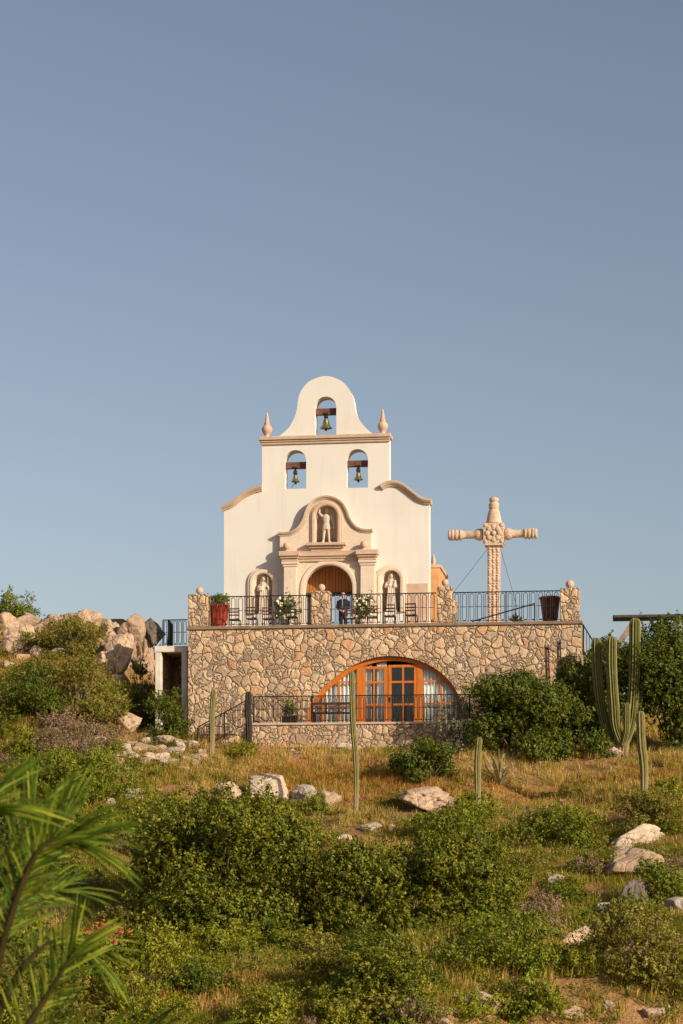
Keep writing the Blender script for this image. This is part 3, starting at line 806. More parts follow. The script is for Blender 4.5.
# ---------------------------------------------------------------- figures (one welded skin each)
def figure(name, shapes, mats, parent, vox=.022, smooth=6):
    mm = MB(); shapes(mm); o = mm.build(name, mats, parent)
    rm = o.modifiers.new("weld", 'REMESH'); rm.mode = 'VOXEL'; rm.voxel_size = vox; rm.use_smooth_shade = True
    sm = o.modifiers.new("soften", 'SMOOTH'); sm.factor = .5; sm.iterations = smooth
    return o
def limb(mm, P, r): mm.tube([Vector(p) for p in P], r, 10)
def robed(mm, u, V, z, s, arms, hold):
    f = lambda x,y,h: (u+x*s, V+y*s, z+h*s)
    mm.box(f(-.26,-.16,0), f(.26,.18,.09))
    prof = [(.24,.08),(.235,.3),(.21,.6),(.19,.85),(.175,1.0),(.20,1.2),(.215,1.35),(.16,1.46),(.075,1.5),(.068,1.58)]
    o = len(mm.v); mm.lathe([(r*s,h*s) for r,h in prof], (0,0,0), 28, flute=.07, fl=7)
    for i in range(o, len(mm.v)):
        x,y,h = mm.v[i]; mm.v[i] = (u+x, V+y*.72, z+h)
    mm.ball(f(0,-.02,1.67), .112*s, 16, 12, (.85,.95,1.15)); mm.ball(f(0,.03,1.70), .115*s, 14, 10); mm.ball(f(0,-.125,1.655), .022*s, 8, 6)
    mm.tube([f(-.1,.02,1.7), f(-.13,.05,1.5), f(-.14,.08,1.3)], [.05*s,.06*s,.04*s], 8); mm.tube([f(.1,.02,1.7), f(.13,.05,1.5), f(.14,.08,1.3)], [.05*s,.06*s,.04*s], 8)
    for P in arms:
        limb(mm, [f(*p) for p in P], [.075*s,.066*s,.05*s]); mm.ball(f(*P[-1]), .055*s, 10, 8)
    # folds of the cloak
    for x in (-.17,-.07,.05,.16): mm.tube([f(x*.8,-.13,1.15), f(x,-.15,.6), f(x*1.15,-.165,.12)], [.02*s,.035*s,.03*s], 6)
    hold(mm, f, s)
def hold_child(mm, f, s):
    mm.ball(f(.17,-.14,1.38), .07*s, 12, 9); mm.tube([f(.17,-.12,1.32), f(.13,-.14,1.1)], [.075*s,.055*s], 10)
def hold_book(mm, f, s):
    mm.box(f(-.2,-.24,1.08), f(-.02,-.17,1.3)); mm.tube([f(.24,-.18,.1), f(.22,-.17,1.75)], .022*s, 7)
un, zn = (nl[0][0]+nl[-1][0])/2, nl[0][1]
s1 = thing("statue", "pale robed stone saint with a staff, in the niche behind the flower stand", "statue", (un, VF+.12, zn))
figure("body", lambda mm: robed(mm, un, VF+.12, zn, .93, [[(-.2,0,1.36),(-.26,-.08,1.1),(-.1,-.2,1.16)],[(.2,0,1.36),(.28,-.08,1.12),(.225,-.18,1.25)]], hold_book), "statue_stone", s1)
un2, zn2 = (nr_[0][0]+nr_[-1][0])/2, nr_[0][1]
s2 = thing("statue", "pale robed stone saint carrying a child, in the niche near the ochre wall", "statue", (un2, VF+.12, zn2))
figure("body", lambda mm: robed(mm, un2, VF+.12, zn2, .95, [[(-.2,0,1.36),(-.27,-.1,1.12),(-.08,-.2,1.22)],[(.2,0,1.36),(.27,-.08,1.12),(.14,-.18,1.18)]], hold_child), "statue_stone", s2)
uc, zc_ = (nq[0][0]+nq[-1][0])/2-.02, zs1+.01
def soldier(mm):
    s = .87; f = lambda x,y,h: (uc+x*s, VF-.02+y*s, zc_+h*s)
    mm.box(f(-.28,-.16,0), f(.28,.16,.07))
    limb(mm, [f(-.17,0,.06), f(-.13,-.03,.45), f(-.09,0,.86)], [.055*s,.07*s,.095*s]); limb(mm, [f(.15,-.05,.06), f(.12,-.05,.45), f(.08,0,.86)], [.055*s,.07*s,.095*s])
    mm.tube([f(-.17,.0,.09), f(-.19,-.13,.09)], .05*s, 8); mm.tube([f(.15,-.05,.09), f(.18,-.18,.09)], .05*s, 8)
    o = len(mm.v); mm.lathe([(.235*s,.70*s),(.2*s,.9*s),(.155*s,1.02*s),(.185*s,1.2*s),(.21*s,1.34*s),(.15*s,1.44*s),(.065*s,1.48*s),(.06*s,1.56*s)], (0,0,0), 28, flute=.06, fl=9)
    for i in range(o, len(mm.v)):
        x,y,h = mm.v[i]; mm.v[i] = (uc+x, VF-.02+y*.7, zc_+h)
    mm.ball(f(.03,-.02,1.66), .105*s, 14, 11, (.85,.95,1.15)); mm.ball(f(.03,.01,1.70), .115*s, 14, 10); mm.ball(f(.03,-.12,1.645), .02*s, 8, 6)
    limb(mm, [f(-.2,0,1.36), f(-.36,-.08,1.52), f(-.30,-.08,1.84)], [.07*s,.06*s,.045*s]); mm.ball(f(-.28,-.08,1.88), .05*s, 10, 8)
    limb(mm, [f(.2,0,1.36), f(.33,-.05,1.1), f(.38,-.1,.86)], [.07*s,.06*s,.045*s]); mm.ball(f(.385,-.1,.82), .05*s, 10, 8)
    mm.bar(f(-.32,-.10,1.9), f(.26,-.05,1.93), .05*s, .05*s)
    mm.bar(f(.30,-.12,.72), f(.48,-.1,.86), .16*s, .05*s)
    mm.tube([f(.12,.1,1.38), f(.2,.13,1.0), f(.26,.14,.5)], [.06*s,.09*s,.06*s], 8)
s3 = thing("statue", "stone soldier statue in short tunic with raised arm, in the pediment niche", "statue", (uc, VF-.02, zc_))
figure("body", soldier, "statue_stone", s3)

# man in a navy suit by the doorway
def man():
    V = VF-2.1; u = U_(343.3, V); z = FLOOR; s = 1.0
    t_ = thing("person", "man in a navy suit with hands clasped in front, standing at the chapel door", "person", (u, V, z))
    f = lambda x,y,h: (u+x, V+y, z+h)
    def body(mm):
        for sx in (-1,1):
            limb(mm, [f(.10*sx,.01,.06), f(.10*sx,-.01,.48), f(.09*sx,0,.92)], [.06,.075,.105])
            mm.tube([f(.11*sx,.06,.05), f(.12*sx,-.16,.045)], [.05,.042], 8)
        o = len(mm.v); mm.lathe([(.17,.86),(.175,.95),(.165,1.08),(.19,1.25),(.215,1.40),(.19,1.49),(.08,1.545),(.062,1.62)], (0,0,0), 24)
        for i in range(o, len(mm.v)):
            x,y,h = mm.v[i]; mm.v[i] = (u+x*1.05, V+y*.66, z+h)
        mm.ball(f(0,-.01,1.71), .115, 18, 14, (.80,.93,1.13)); mm.ball(f(0,-.118,1.70), .02, 8, 6, (.8,1,1.3)); mm.ball(f(-.095,.0,1.70), .028, 8, 6, (.4,1,1.2)); mm.ball(f(.095,.0,1.70), .028, 8, 6, (.4,1,1.2))
        mm.ball(f(0,-.07,1.63), .055, 10, 8)
        for sx in (-1,1):
            limb(mm, [f(.205*sx,0,1.45), f(.265*sx,.0,1.17), f(.10*sx,-.19,1.03), f(.035*sx,-.22,1.0)], [.072,.06,.045,.035])
            mm.ball(f(.03*sx,-.235,.985), .045, 10, 8, (1,.7,1))
            for k in range(4): mm.tube([f(.04*sx,-.25,1.01-k*.02), f(-.0*sx,-.27,1.0-k*.02), f(-.03*sx,-.26,.985-k*.02)], .011, 6)
            mm.tube([f(.04*sx,-.235,1.02), f(.015*sx,-.25,1.05)], .012, 6)
    o = figure("body", body, "skin", t_, .014, 3)
    # dress the welded body by height and place: trousers, shoes and sleeves of the suit, skin at head and hands
    t = NT("suited_body"); co = t.obj(); sx = t.n("SeparateXYZ"); t.l(co, sx.inputs[0])
    head = t.math('GREATER_THAN', sx.outputs[2], 1.555)
    fr = t.math('LESS_THAN', sx.outputs[1], -.205); hz0 = t.math('GREATER_THAN', sx.outputs[2], .88)
    hand = t.math('MULTIPLY', fr, hz0)
    shoe = t.math('LESS_THAN', sx.outputs[2], .10)
    c = t.mix(t.math('MAXIMUM', head, hand), (.013,.015,.032), (.50,.29,.20)); c = t.mix(shoe, c, (.02,.012,.01))
    o.data.materials[0] = t.done(t.bsdf(c, .7, None, 0, .2))
    mm = MB(); mm.ball(f(0,.018,1.755), .122, 18, 12, (.84,.93,.98)); mm.ball(f(0,.045,1.71), .115, 16, 10, (.84,.85,1.0)); mm.build("hair", "hair", t_)
    mm = MB()
    for sx_ in (-1,1):
        mm.add([f(.03*sx_,-.155,1.53), f(.15*sx_,-.125,1.47), f(.17*sx_,-.148,1.2), f(.15*sx_,-.145,.84), f(.03*sx_,-.165,.86), f(.02*sx_,-.168,1.12)], [(0,1,2,3,4,5) if sx_ > 0 else (5,4,3,2,1,0)])
    j = mm.build("jacket_front", "navy_cloth", t_); sd = j.modifiers.new("thickness", 'SOLIDIFY'); sd.thickness = .02
    mm = MB(); mm.add([f(-.075,-.145,1.545), f(.075,-.145,1.545), f(.022,-.165,1.13), f(-.022,-.165,1.13)], [(0,1,2,3)]); mm.build("shirt_front", "shirt", t_).modifiers.new("thickness", 'SOLIDIFY').thickness = .012
man()

# ---------------------------------------------------------------- carved cross
VX = 8.6
cu, _ = uw(494, 600, VX); X = lambda py: uw(494, py, VX)[1]
pxm = abs(U_(504,VX)-U_(484,VX))/20
cr = thing("stone_cross", "tall carved stone cross with lathe turned arms and beaded shaft", "cross", (cu, VX, FLOOR))
mm = MB(); w = 6.4*pxm; z0, z1 = FLOOR+.45, X(546)
mm.box((cu-w*.86,VX-w*.86,z0),(cu+w*.86,VX+w*.86,z1))
nb = 34
for i in range(nb):
    z = z0+(z1-z0)*(i+.5)/nb
    for x in (-.62,0,.62):
        mm.ball((cu+x*w+random.uniform(-.012,.012),VX-w*.86,z+random.uniform(-.02,.02)), random.uniform(.06,.08), 8, 6, (1,.6,.9)); mm.ball((cu+w*.86,VX+x*w,z), .07, 8, 6, (.6,1,.9)); mm.ball((cu-w*.86,VX+x*w,z), .07, 8, 6, (.6,1,.9))
mm.build("shaft", "cross_stone", cr)
mm = MB(); mm.box((cu-.55,VX-.55,FLOOR+.002),(cu+.55,VX+.55,FLOOR+.25)); mm.box((cu-.42,VX-.42,FLOOR+.252),(cu+.42,VX+.42,FLOOR+.448)); bevel(mm.build("plinth", "cross_stone", cr), .03)
mm = MB(); zb0, zb1 = X(546.5), X(524); h2 = 10.3*pxm
mm.box((cu-h2,VX-h2*.8,zb0+.1),(cu+h2,VX+h2*.8,zb1)); mm.box((cu-h2*.9,VX-h2*.85,zb0),(cu+h2*.9,VX+h2*.85,zb0+.097))
zm = (zb0+zb1)/2+.04
for k in range(8):
    an = math.pi*2*k/8; mm.ball((cu+math.cos(an)*.27,VX-h2*.8,zm+math.sin(an)*.27), .13, 10, 7, (1,.5,1))
for sx in (-1,1):
    for sz in (-1,1): mm.ball((cu+sx*.35,VX-h2*.8,zm+sz*.35), .09, 8, 6, (1,.6,1))
mm.ball((cu,VX-h2*.8-.03,zm), .11, 12, 8, (1,.8,1))
bevel(mm.build("centre_block", "cross_stone", cr), .02)
ra = 5.2*pxm
armp = [(ra*.95,0),(ra*1.12,.08),(ra*1.18,.20),(ra*1.05,.30),(ra*.88,.36),(ra*.78,.42),(ra*.74,.75),(ra*.78,.93),(ra*1.08,.97),(ra*1.1,1.03),(ra*.8,1.06),(ra*.95,1.09),(ra*1.12,1.17),(ra*.95,1.25),(ra*.85,1.28),(ra*1.1,1.31),(ra*1.1,1.37),(ra*.85,1.40),(ra*1.0,1.44),(ra*1.0,1.50),(ra*.8,1.54),(0,1.55)]
la = (504-494)*pxm
for sgn, end in ((-1,448),(1,537.5)):
    L = abs(U_(end,VX)-cu)-h2; mm = MB()
    mm.lathe([(r, sgn*(h2-.002+hh/1.55*L)) for r, hh in armp], (cu,VX,zm), 20, axis='X'); mm.build("arm", "cross_stone", cr)
mm = MB(); zt = X(497); H = zt-zb1
mm.lathe([(r*1.15*pxm,zb1+h*H) for r, h in [(7.2,0),(7.4,.05),(6.4,.12),(6.3,.16),(6.0,.25),(5.2,.40),(4.2,.52),(3.9,.56),(4.6,.58),(4.5,.61),(3.9,.64),(4.6,.68),(4.4,.75),(3.6,.78),(2.9,.79),(3.6,.82),(4.2,.88),(3.9,.94),(2.4,.985),(0,1.0)]], (cu,VX,0), 22)
mm.build("top_finial", "cross_stone", cr)
for (pa, pb, V2) in (((489,547),(454,592),VX-1.0), ((500,547),(515,600),VX+3.5)):
    a = uw(pa[0],pa[1],VX); b = uw(pb[0],pb[1],V2); d = ((b[0]-a[0]), V2-VX, b[1]-a[1]); kz = (FLOOR-a[1])/d[2]
    mm = MB(); mm.tube([(a[0],VX,a[1]),(a[0]+d[0]*kz,VX+d[1]*kz,FLOOR)], .009, 5); mm.build("guy_wire", "dark_metal", cr)

# ---------------------------------------------------------------- terrace furniture
def leafcloud(n, lobes, size, rng, shell=.55, up=.1, aspect=.5, droop=0.0, per=16):
    """leaf rhombs on little sprays scattered through ellipsoid lobes [(cx,cy,cz,rx,ry,rz)] -> verts, faces"""
    L = np.array(lobes, float); vol = (L[:,3]*L[:,4]*L[:,5])**(2/3); k = max(4, n//per); idx = rng.choice(len(L), k, p=vol/vol.sum())
    d = unit(rng.normal(size=(k,3))); r = 1-shell*rng.random(k)**1.5
    lump = 1+.20*np.sin(6.4*d[:,0]+idx*1.7)*np.sin(6.4*d[:,1]+idx*.9)+.14*np.sin(9*d[:,2]+7*d[:,0]+idx)
    r = r*lump+np.abs(rng.normal(size=k))*.10-.05
    C = L[idx,:3]+d*L[idx,3:]*r[:,None]
    j = np.repeat(np.arange(k), per); n = len(j)
    sr = size*(1.5+1.6*rng.random(k))[j]
    ax = unit(d+np.array([0,0,.5])+rng.normal(size=(k,3))*.35)[j]
    a = rng.random(n); off = unit(rng.normal(size=(n,3)))
    dd_ = d[j]; c = C[j]+ax*(sr*(a*2.4-.9))[:,None]+off*(sr*(1.15-a*.75))[:,None]*rng.random(n)[:,None]**.5
    keep = c[:,2] > 0.0; c = c[keep]; off = off[keep]; ax = ax[keep]; dd_ = dd_[keep]; n = len(c)
    nrm = unit(dd_*.75+off*.45+rng.normal(size=(n,3))*.42+np.array([0,0,up])); tang = unit(np.cross(nrm, rng.normal(size=(n,3))))
    bit = unit(np.cross(nrm, tang))
    s = size*(.55+.8*rng.random(n))[:,None]
    v = np.empty((n,4,3)); v[:,0] = c-tang*s; v[:,1] = c+bit*s*aspect+nrm*s*.12; v[:,2] = c+tang*s; v[:,3] = c-bit*s*aspect+nrm*s*.12
    return v.reshape(-1,3), [np.arange(n*4).reshape(n,4)]

def chair(px, V, label, turn=0):
    u = U_(px, V)
    t_ = thing("folding_chair", label, "chair", (u, V, FLOOR), "wooden chairs along the terrace railing")
    B = (u, V, FLOOR)
    f = lambda x,y,z: (u+x, V+y, FLOOR+z)
    mm = MB(); mm.box(f(-.21,-.2,.43), f(.21,.22,.455)); mm.build("seat", "chair_wood", t_)
    mm = MB(); mm.box(f(-.2,-.19,.457), f(.2,.21,.50)); bevel(mm.build("cushion", "cushion", t_), .02)
    for sx in (-1,1):
        mm = MB(); mm.bar(f(.21*sx,-.21,.0), f(.21*sx,-.23,.92), .035, .03); mm.build("leg", "chair_wood", t_)
        mm = MB(); mm.bar(f(.20*sx,.20,.0), f(.20*sx,.19,.428), .035, .03); mm.build("leg", "chair_wood", t_)
    mm = MB()
    for z in (.60,.72,.86): mm.box(f(-.19,-.242,z), f(.19,-.222,z+.055))
    mm.build("backrest", "chair_wood", t_)
    t_.rotation_euler.z += turn
    return t_
chair(235, 1.6, "wooden chair with white cushion, just beside the red glazed pot")
chair(252, 1.3, "wooden chair with white cushion under the staff-bearing saint's niche")
chair(268.5, 1.5, "wooden chair with white cushion beside the flower stand left of the door")
chair(292, 1.0, "wooden chair with white cushion close before the left portal pilaster")
chair(351, 1.7, "wooden chair with white cushion at the suited man's feet")
chair(372.5, 1.5, "wooden chair with white cushion beside the flower stand right of the door", .1)
chair(390, 1.2, "wooden chair with white cushion under the child-bearing saint's niche")
chair(411.5, 1.0, "wooden chair with white cushion at the row's end beside the ochre wall", -.1)

def flowers(px, V, top, w, label, seed):
    rng = np.random.default_rng(seed); u = U_(px, V); H = uw(px, top, V)[1]-FLOOR
    t_ = thing("flower_stand", label, "flowers", (u, V, FLOOR))
    mm = MB(); mm.lathe([(.17,0),(.19,.05),(.14,.12),(.2,.35),(.22,.42),(.19,.44)], (u,V,FLOOR), 18); mm.build("vase", "cantera_pale", t_)
    lob = [(0,0,.75,w,.3,.38),(-.4*w,0,1.0,w*.5,.25,.3),(.35*w,.05,1.05,w*.45,.25,.3)]
    lob = [(a,b,c*H/1.3,d,e,f_*H/1.3) for a,b,c,d,e,f_ in lob]
    v, f_ = leafcloud(900, lob, .07, rng, .9); o = link("foliage", np_mesh("foliage", v, f_, "leaf_deep"), t_)
    mm = MB()
    for i in range(26):
        l = lob[i % 3]; d = unit(rng.normal(size=(1,3)))[0]; d[1] = -abs(d[1])
        mm.ball((u+l[0]+d[0]*l[3]*.95, V+l[1]+d[1]*l[4], FLOOR+l[2]+d[2]*l[5]*.95), .055+.03*rng.random(), 8, 6, (1,1,.75))
    mm.build("blossoms", "cream_flower", t_)
flowers(286, 2.2, 597, .5, "green and cream flower arrangement left of the chapel door", 3)
flowers(363, 2.2, 597, .45, "cream flower arrangement right of the suited man", 4)

def pot(px0, px1, ptop, V, mat, label, plant):
    a, b = U_(px0,V), U_(px1,V); u = (a+b)/2; r = (b-a)/2; z1 = uw((px0+px1)/2, ptop, V)[1]; H = z1-FLOOR
    t_ = thing("plant_pot", label, "pot", (u, V, FLOOR))
    mm = MB(); mm.lathe([(r*.62,0),(r*.66,.04*H),(r*.84,.5*H),(r*.97,.9*H),(r*1.05,.92*H),(r*1.06,.98*H),(r*1.0,H),(r*.9,H),(r*.88,H*.92)], (u,V,FLOOR), 48, flute=.035, fl=12); mm.build("body", mat, t_)
    mm = MB(); mm.lathe([(r*.87,H*.88),(r*.86,H*.925),(.01,H*.95)], (u,V,FLOOR), 24); mm.build("soil", "soil", t_)
    rng = np.random.default_rng(int(px0))
    if plant:
        v, f_ = leafcloud(2600, [(0,0,H*1.12,r*1.0,r*1.0,.26),(-.2*r,0,H*1.25,r*.7,r*.7,.2),(.4*r,0,H*1.22,r*.55,r*.6,.2)], .035, rng, .9)
        link("foliage", np_mesh("foliage", v, f_, "leaf_green"), t_)
    else:
        mm = MB()
        for i in range(70):
            an = rng.random()*6.28; q = r*.85*math.sqrt(rng.random()); h = .07+.13*rng.random()
            p = Vector((u+q*math.cos(an), V+q*math.sin(an), FLOOR+H*.92)); mm.tube([p, p+Vector((rng.normal()*.03, rng.normal()*.03, h))], [.012,.004], 4)
        mm.build("stems", "twig", t_)
pot(208.5, 229, 605, .95, "red_glaze", "large red glazed fluted pot with clipped green plant", True)
pot(540, 560, 597, 1.1, "maroon_glaze", "large dark maroon pot with dry stubble beside the end pier", False)
# stair handrail behind the front railing
hr = thing("stair_handrail", "sloping dark handrail rising behind the railing, right of the cross", "handrail", (U_(508,3.2), 3.2, FLOOR))
a = uw(472,621.5,3.2); b = uw(535,603.5,3.2)
mm = MB(); mm.bar((a[0],3.2,max(a[1],FLOOR+.1)), (b[0],3.2,b[1]), .06, .05); mm.build("rail", "iron", hr)
for q in (.12, .4, .7, 1.0):
    u = a[0]+(b[0]-a[0])*q; z = max(a[1],FLOOR+.1)+(b[1]-max(a[1],FLOOR+.1))*q
    mm = MB(); mm.bar((u-.02,3.2,FLOOR), (u-.02,3.2,z-.02), .045 if q == 1 else .025, .03); mm.build("post", "iron", hr)
def rosette(px, V, label):
    t_ = thing("potted_agave", label, "plant", (U_(px,V), V, FLOOR)); u = U_(px,V)
    mm = MB(); mm.lathe([(.16,0),(.22,.25),(.24,.28),(.2,.28)], (u,V,FLOOR), 18); mm.build("pot", "cantera", t_)
    mm = MB(); rng = random.Random(5)
    for i in range(26):
        an = i*2.4; e = .3+.9*rng.random(); L = .4+.15*rng.random()
        d = Vector((math.cos(an)*math.cos(e), math.sin(an)*math.cos(e), math.sin(e))); s_ = Vector((-math.sin(an), math.cos(an), 0))*.045
        p = Vector((u,V,FLOOR+.27)); m1 = p+d*L*.5; e1 = p+d*L-Vector((0,0,.06))
        mm.add([p-s_*.6,p+s_*.6,m1+s_,e1,m1-s_], [(0,1,2,3,4)])
    mm.build("leaves", "leaf_grey", t_, fix=False)
rosette(516, 2.4, "potted spiky agave under the sloping terrace handrail")

# bench on the low terrace
bn = thing("garden_bench", "dark wooden bench with crossed back panels before the arched window", "bench", (U_(330,-1.2), -1.2, LOW))
a, b = U_(313,-1.2), U_(352,-1.2); zt = uw(330,702.5,-1.2)[1]; f = lambda x,y,z: (x,-1.2+y,LOW+z); H = zt-LOW
mm = MB(); mm.box(f(a,-.02,.42), f(b,.42,.46)); mm.build("seat", "dark_wood", bn)
mm = MB(); mm.box(f(a,-.06,H-.09), f(b,-.02,H)); mm.box(f(a,-.06,.40), f(b,-.02,.47)); nbk = 3
for i in range(nbk+1):
    u = a+(b-a)*i/nbk; mm.box((u-.03,-1.265,LOW+.42),(u+.03,-1.215,LOW+H-.02))
for i in range(nbk):
    p, q = a+(b-a)*i/nbk+.03, a+(b-a)*(i+1)/nbk-.03
    mm.bar((p,-1.24,LOW+.47),(q,-1.24,LOW+H-.09), .045, .02); mm.bar((p,-1.236,LOW+H-.09),(q,-1.236,LOW+.47), .045, .02)
mm.build("backrest", "dark_wood", bn)
for u in (a+.03, b-.03):
    for y in (0,.38):
        mm = MB(); mm.box((u-.03,-1.2+y-.03,LOW+.002),(u+.03,-1.2+y+.03,LOW+.418)); mm.build("leg", "dark_wood", bn)
pp = thing("plant_pot", "low planter with a small yellow-green plant beside the dark bench", "pot", (U_(290,-1.3), -1.3, LOW))
u = U_(290,-1.3); mm = MB(); mm.box((u-.28,-1.5,LOW+.002),(u+.28,-1.05,LOW+.30)); bevel(mm.build("box", "dark_wood", pp), .02)
mm = MB(); mm.box((u-.32,-1.54,LOW+.302),(u+.32,-1.01,LOW+.35)); mm.build("rim", "weathered_plank", pp)
v, f_ = leafcloud(600, [(0,.02,.6,.28,.22,.26)], .06, RNG, .9); link("foliage", np_mesh("foliage", v, f_, "leaf_yellow"), pp)

# two thin dark bars against the wall, right
for px, y0, y1, lb in ((548,645,675,"dark thin bar on the wall, nearer the cross"), (560,640,668,"dark thin bar on the wall, nearer the big cactus")):
    a, b = uw(px,y0,-.06), uw(px+1.5,y1+8,-.06); rd = MB().tube([(a[0],-.07,a[1]),(b[0],-.07,b[1])], .028, 8)
    rd.box((a[0]-.05,-.06,a[1]-.15),(a[0]+.05,-.004,a[1]-.10)); rd.box((b[0]-.05,-.06,b[1]+.2),(b[0]+.05,-.004,b[1]+.25))
    o = rd.build("dark_bar", "iron", None, ((a[0]),-.07,b[1])); o.location = fw(a[0],-.07,b[1]); o.rotation_euler = (0,0,-TH); tag(o, lb, "rod")
# railing stepping down outside the right end
sr = thing("side_stair_railing", "short iron railing dropping away outside the terrace's far right corner", "railing", (UR+.3, .6, 7.6))
a = uw(582.5,624,.6); b = uw(596,646,.6)
mm = MB(); mm.bar((a[0],.6,a[1]),(b[0],.6,b[1]), .07, .05); mm.build("top_rail", "iron", sr)
mm = MB(); mm.bar((a[0]+.03,.6,a[1]-.03),(a[0]+.03,.6,uw(583,655,.6)[1]), .07, .07); mm.build("post", "iron", sr)
mm = MB(); mm.bar((b[0],.6,b[1]),(b[0],.6,uw(583,670,.6)[1]), .06, .06); mm.build("post", "iron", sr)
for q in (.3,.5,.7,.88):
    u = a[0]+(b[0]-a[0])*q; z = a[1]+(b[1]-a[1])*q; mm = MB(); mm.tube([(u,.6,z),(u,.6,z-.8)], .014, 5); mm.build("baluster", "iron", sr)
mm = MB(); mm.box((UR+.004,.3,2.8),(b[0]+.4,3.6,uw(583,672,.6)[1])); mm.build("landing", "rubble_small", sr)

# gateway left of the building
VG = 0.5
gt = thing("gateway", "pale concrete gateway with dark passage beside the stone wall", "gateway", (U_(171,VG), VG, 5.5))
l0, l1, r0, r1 = (U_(p,VG) for p in (155,161,181.5,187)); zt = uw(170,646,VG)[1]; zl = uw(170,652,VG)[1]
for a, b in ((l0,l1),(r0,r1)):
    mm = MB(); mm.box((a,VG,3.4),(b,VG+.3,zl)); bevel(mm.build("post", "concrete", gt), .02)
mm = MB(); mm.box((l0-.02,VG-.03,zl+.002),(r1+.02,VG+.33,zt)); bevel(mm.build("lintel", "concrete", gt), .02)
mm = MB(); mm.box((l0,VG+.332,zl+.02),(r1,VG+4.5,zt-.02)); mm.build("deck", "paving", gt)
mm = MB(); mm.box((l0,VG+2.6,3.4),(r1,VG+3.0,zl+.015)); mm.box((l0,VG+.31,3.4),(l0+.2,VG+2.595,zl+.015)); mm.build("back_wall", "rubble_small", gt)
railing("short iron railing on top of the concrete gateway", U_(163,VG+.15), U_(187.5,VG+.15), VG+.15, zt, 1.08, [U_(163,VG+.15)], .2)
sp = thing("dark_panel", "dark upright sheet standing against the gateway railing", "panel", (U_(170,VG+.25), VG+.25, zt))
mm = MB(); a, b = U_(167,VG+.25), U_(172.8,VG+.25); mm.slab([[(a,zt+.004),(b,zt+.004),(b,uw(170,624,VG)[1]),(a+.06,uw(170,618.5,VG)[1])]], VG+.22, VG+.27); mm.build("sheet", "dark_metal", sp)
mm = MB(); mm.bar(((a+b)/2,VG+.272,zt+.9),((a+b)/2,VG+.6,zt+.004), .04, .04); mm.build("stay", "dark_metal", sp)

# shade roof on the right
VS = 14.0
sh = thing("shade_roof", "flat dark shade roof on thin posts above the green bushes", "shade roof", (U_(665,VS), VS, 6.2))
z1, z0 = uw(650,614.5,VS)[1], uw(650,620.5,VS)[1]; a, b = U_(616,VS), U_(735,VS)
mm = MB(); z0 = z1-.2; mm.box((a-.15,VS-.05,z1-.13),(b,VS+1.5,z1)); mm.box((a,VS+.1,z1-.2),(b,VS+.25,z1-.132)); bevel(mm.build("roof", "thatch", sh), .03)
for px in (659,666,712):
    u = U_(px,VS+.5); mm = MB(); mm.tube([(u,VS+.5,4.5),(u,VS+.5,z0+.02)], .09, 8); mm.build("post", "bark", sh)
p, q = uw(633.5,622,VS), uw(618.5,644,VS); mm = MB(); mm.bar((p[0],VS+.2,p[1]),(q[0],VS+.2,q[1]), .28, .06, (0,1,0)); mm.build("brace_plank", "weathered_plank", sh)
mm = MB(); mm.tube([(p[0]+.25,VS+.3,p[1]),(q[0]+.35,VS+.3,q[1]-.3)], .04, 6); mm.build("brace_pole", "bark", sh)
for x0, x1 in ((659,650),(666,676)):
    p, q = uw(x0,632,VS+.5), uw(x1,620,VS+.5); mm = MB(); mm.tube([(p[0],VS+.5,p[1]),(q[0],VS+.5,q[1])], .05, 6); mm.build("knee_brace", "bark", sh)

# ------------------------------------------------------------------ boulders
def boulder_mesh(seed, sc, facets=9, rough=.10, sub=5, crack=1.0):
    import bmesh
    rnd = random.Random(seed); bm = bmesh.new(); bmesh.ops.create_icosphere(bm, subdivisions=sub, radius=1)
    pl = []
    for i in range(facets):
        d = Vector((rnd.gauss(0,1), rnd.gauss(0,1), rnd.gauss(0,.8))).normalized(); pl.append((d, .46+.36*rnd.random()))
    off = Vector((seed*3.7, seed*1.3, seed*.77))
    for v in bm.verts:
        d = v.co.normalized(); r = 1.0
        for n_, h in pl:
            c = d.dot(n_)
            if c > .05:
                q = h/c
                if q < r: r = r*.04+q*.96
        r *= 1+rough*.9*(noise.fractal(d*1.6+off, 1.0, 2.2, 4))+rough*.22*noise.noise(d*7+off)
        dd, _p = noise.voronoi(d*.85+off); g = (dd[1]-dd[0])
        r -= .11*max(0.0, 1-g/.07)*crack
        v.co = d*r
    xs = [v.co for v in bm.verts]
    mn = Vector((min(c.x for c in xs), min(c.y for c in xs), min(c.z for c in xs))); mx = Vector((max(c.x for c in xs), max(c.y for c in xs), max(c.z for c in xs)))
    for v in bm.verts:
        v.co = Vector(((v.co.x-(mn.x+mx.x)/2)/(mx.x-mn.x)*sc[0], (v.co.y-(mn.y+mx.y)/2)/(mx.y-mn.y)*sc[1], (v.co.z-mn.z)/(mx.z-mn.z)*sc[2]))
    for f_ in bm.faces: f_.smooth = True
    me = bpy.data.meshes.new("boulder"); bm.to_mesh(me); bm.free(); return me
def boulder(px, pb, w, h, mat, label, group=None, seed=None, tilt=0, depth=None, Y=None, sink=.26, facets=9, rough=.10):
    """px, pb: column and bottom row; w, h in px"""
    seed = seed if seed is not None else int(px*7+pb*3)
    if Y is None: P = hit(px, pb)
    else: P = at(px, pb, Y)
    m_ = P.y/F; W, H = w*m_, h*m_
    me = boulder_mesh(seed, (W, depth or W*.8, H*(1+sink)), facets+3, rough)
    me.materials.append(M[mat])
    o = link("boulder", me, None, (P.x, P.y+W*.25, P.z-H*sink)); o.rotation_euler = (0, R(tilt), R(seed % 7 * 3))
    return tag(o, label, "rock", group)
G1 = "pale boulders heaped on the left ridge"
rr = random.Random(12)
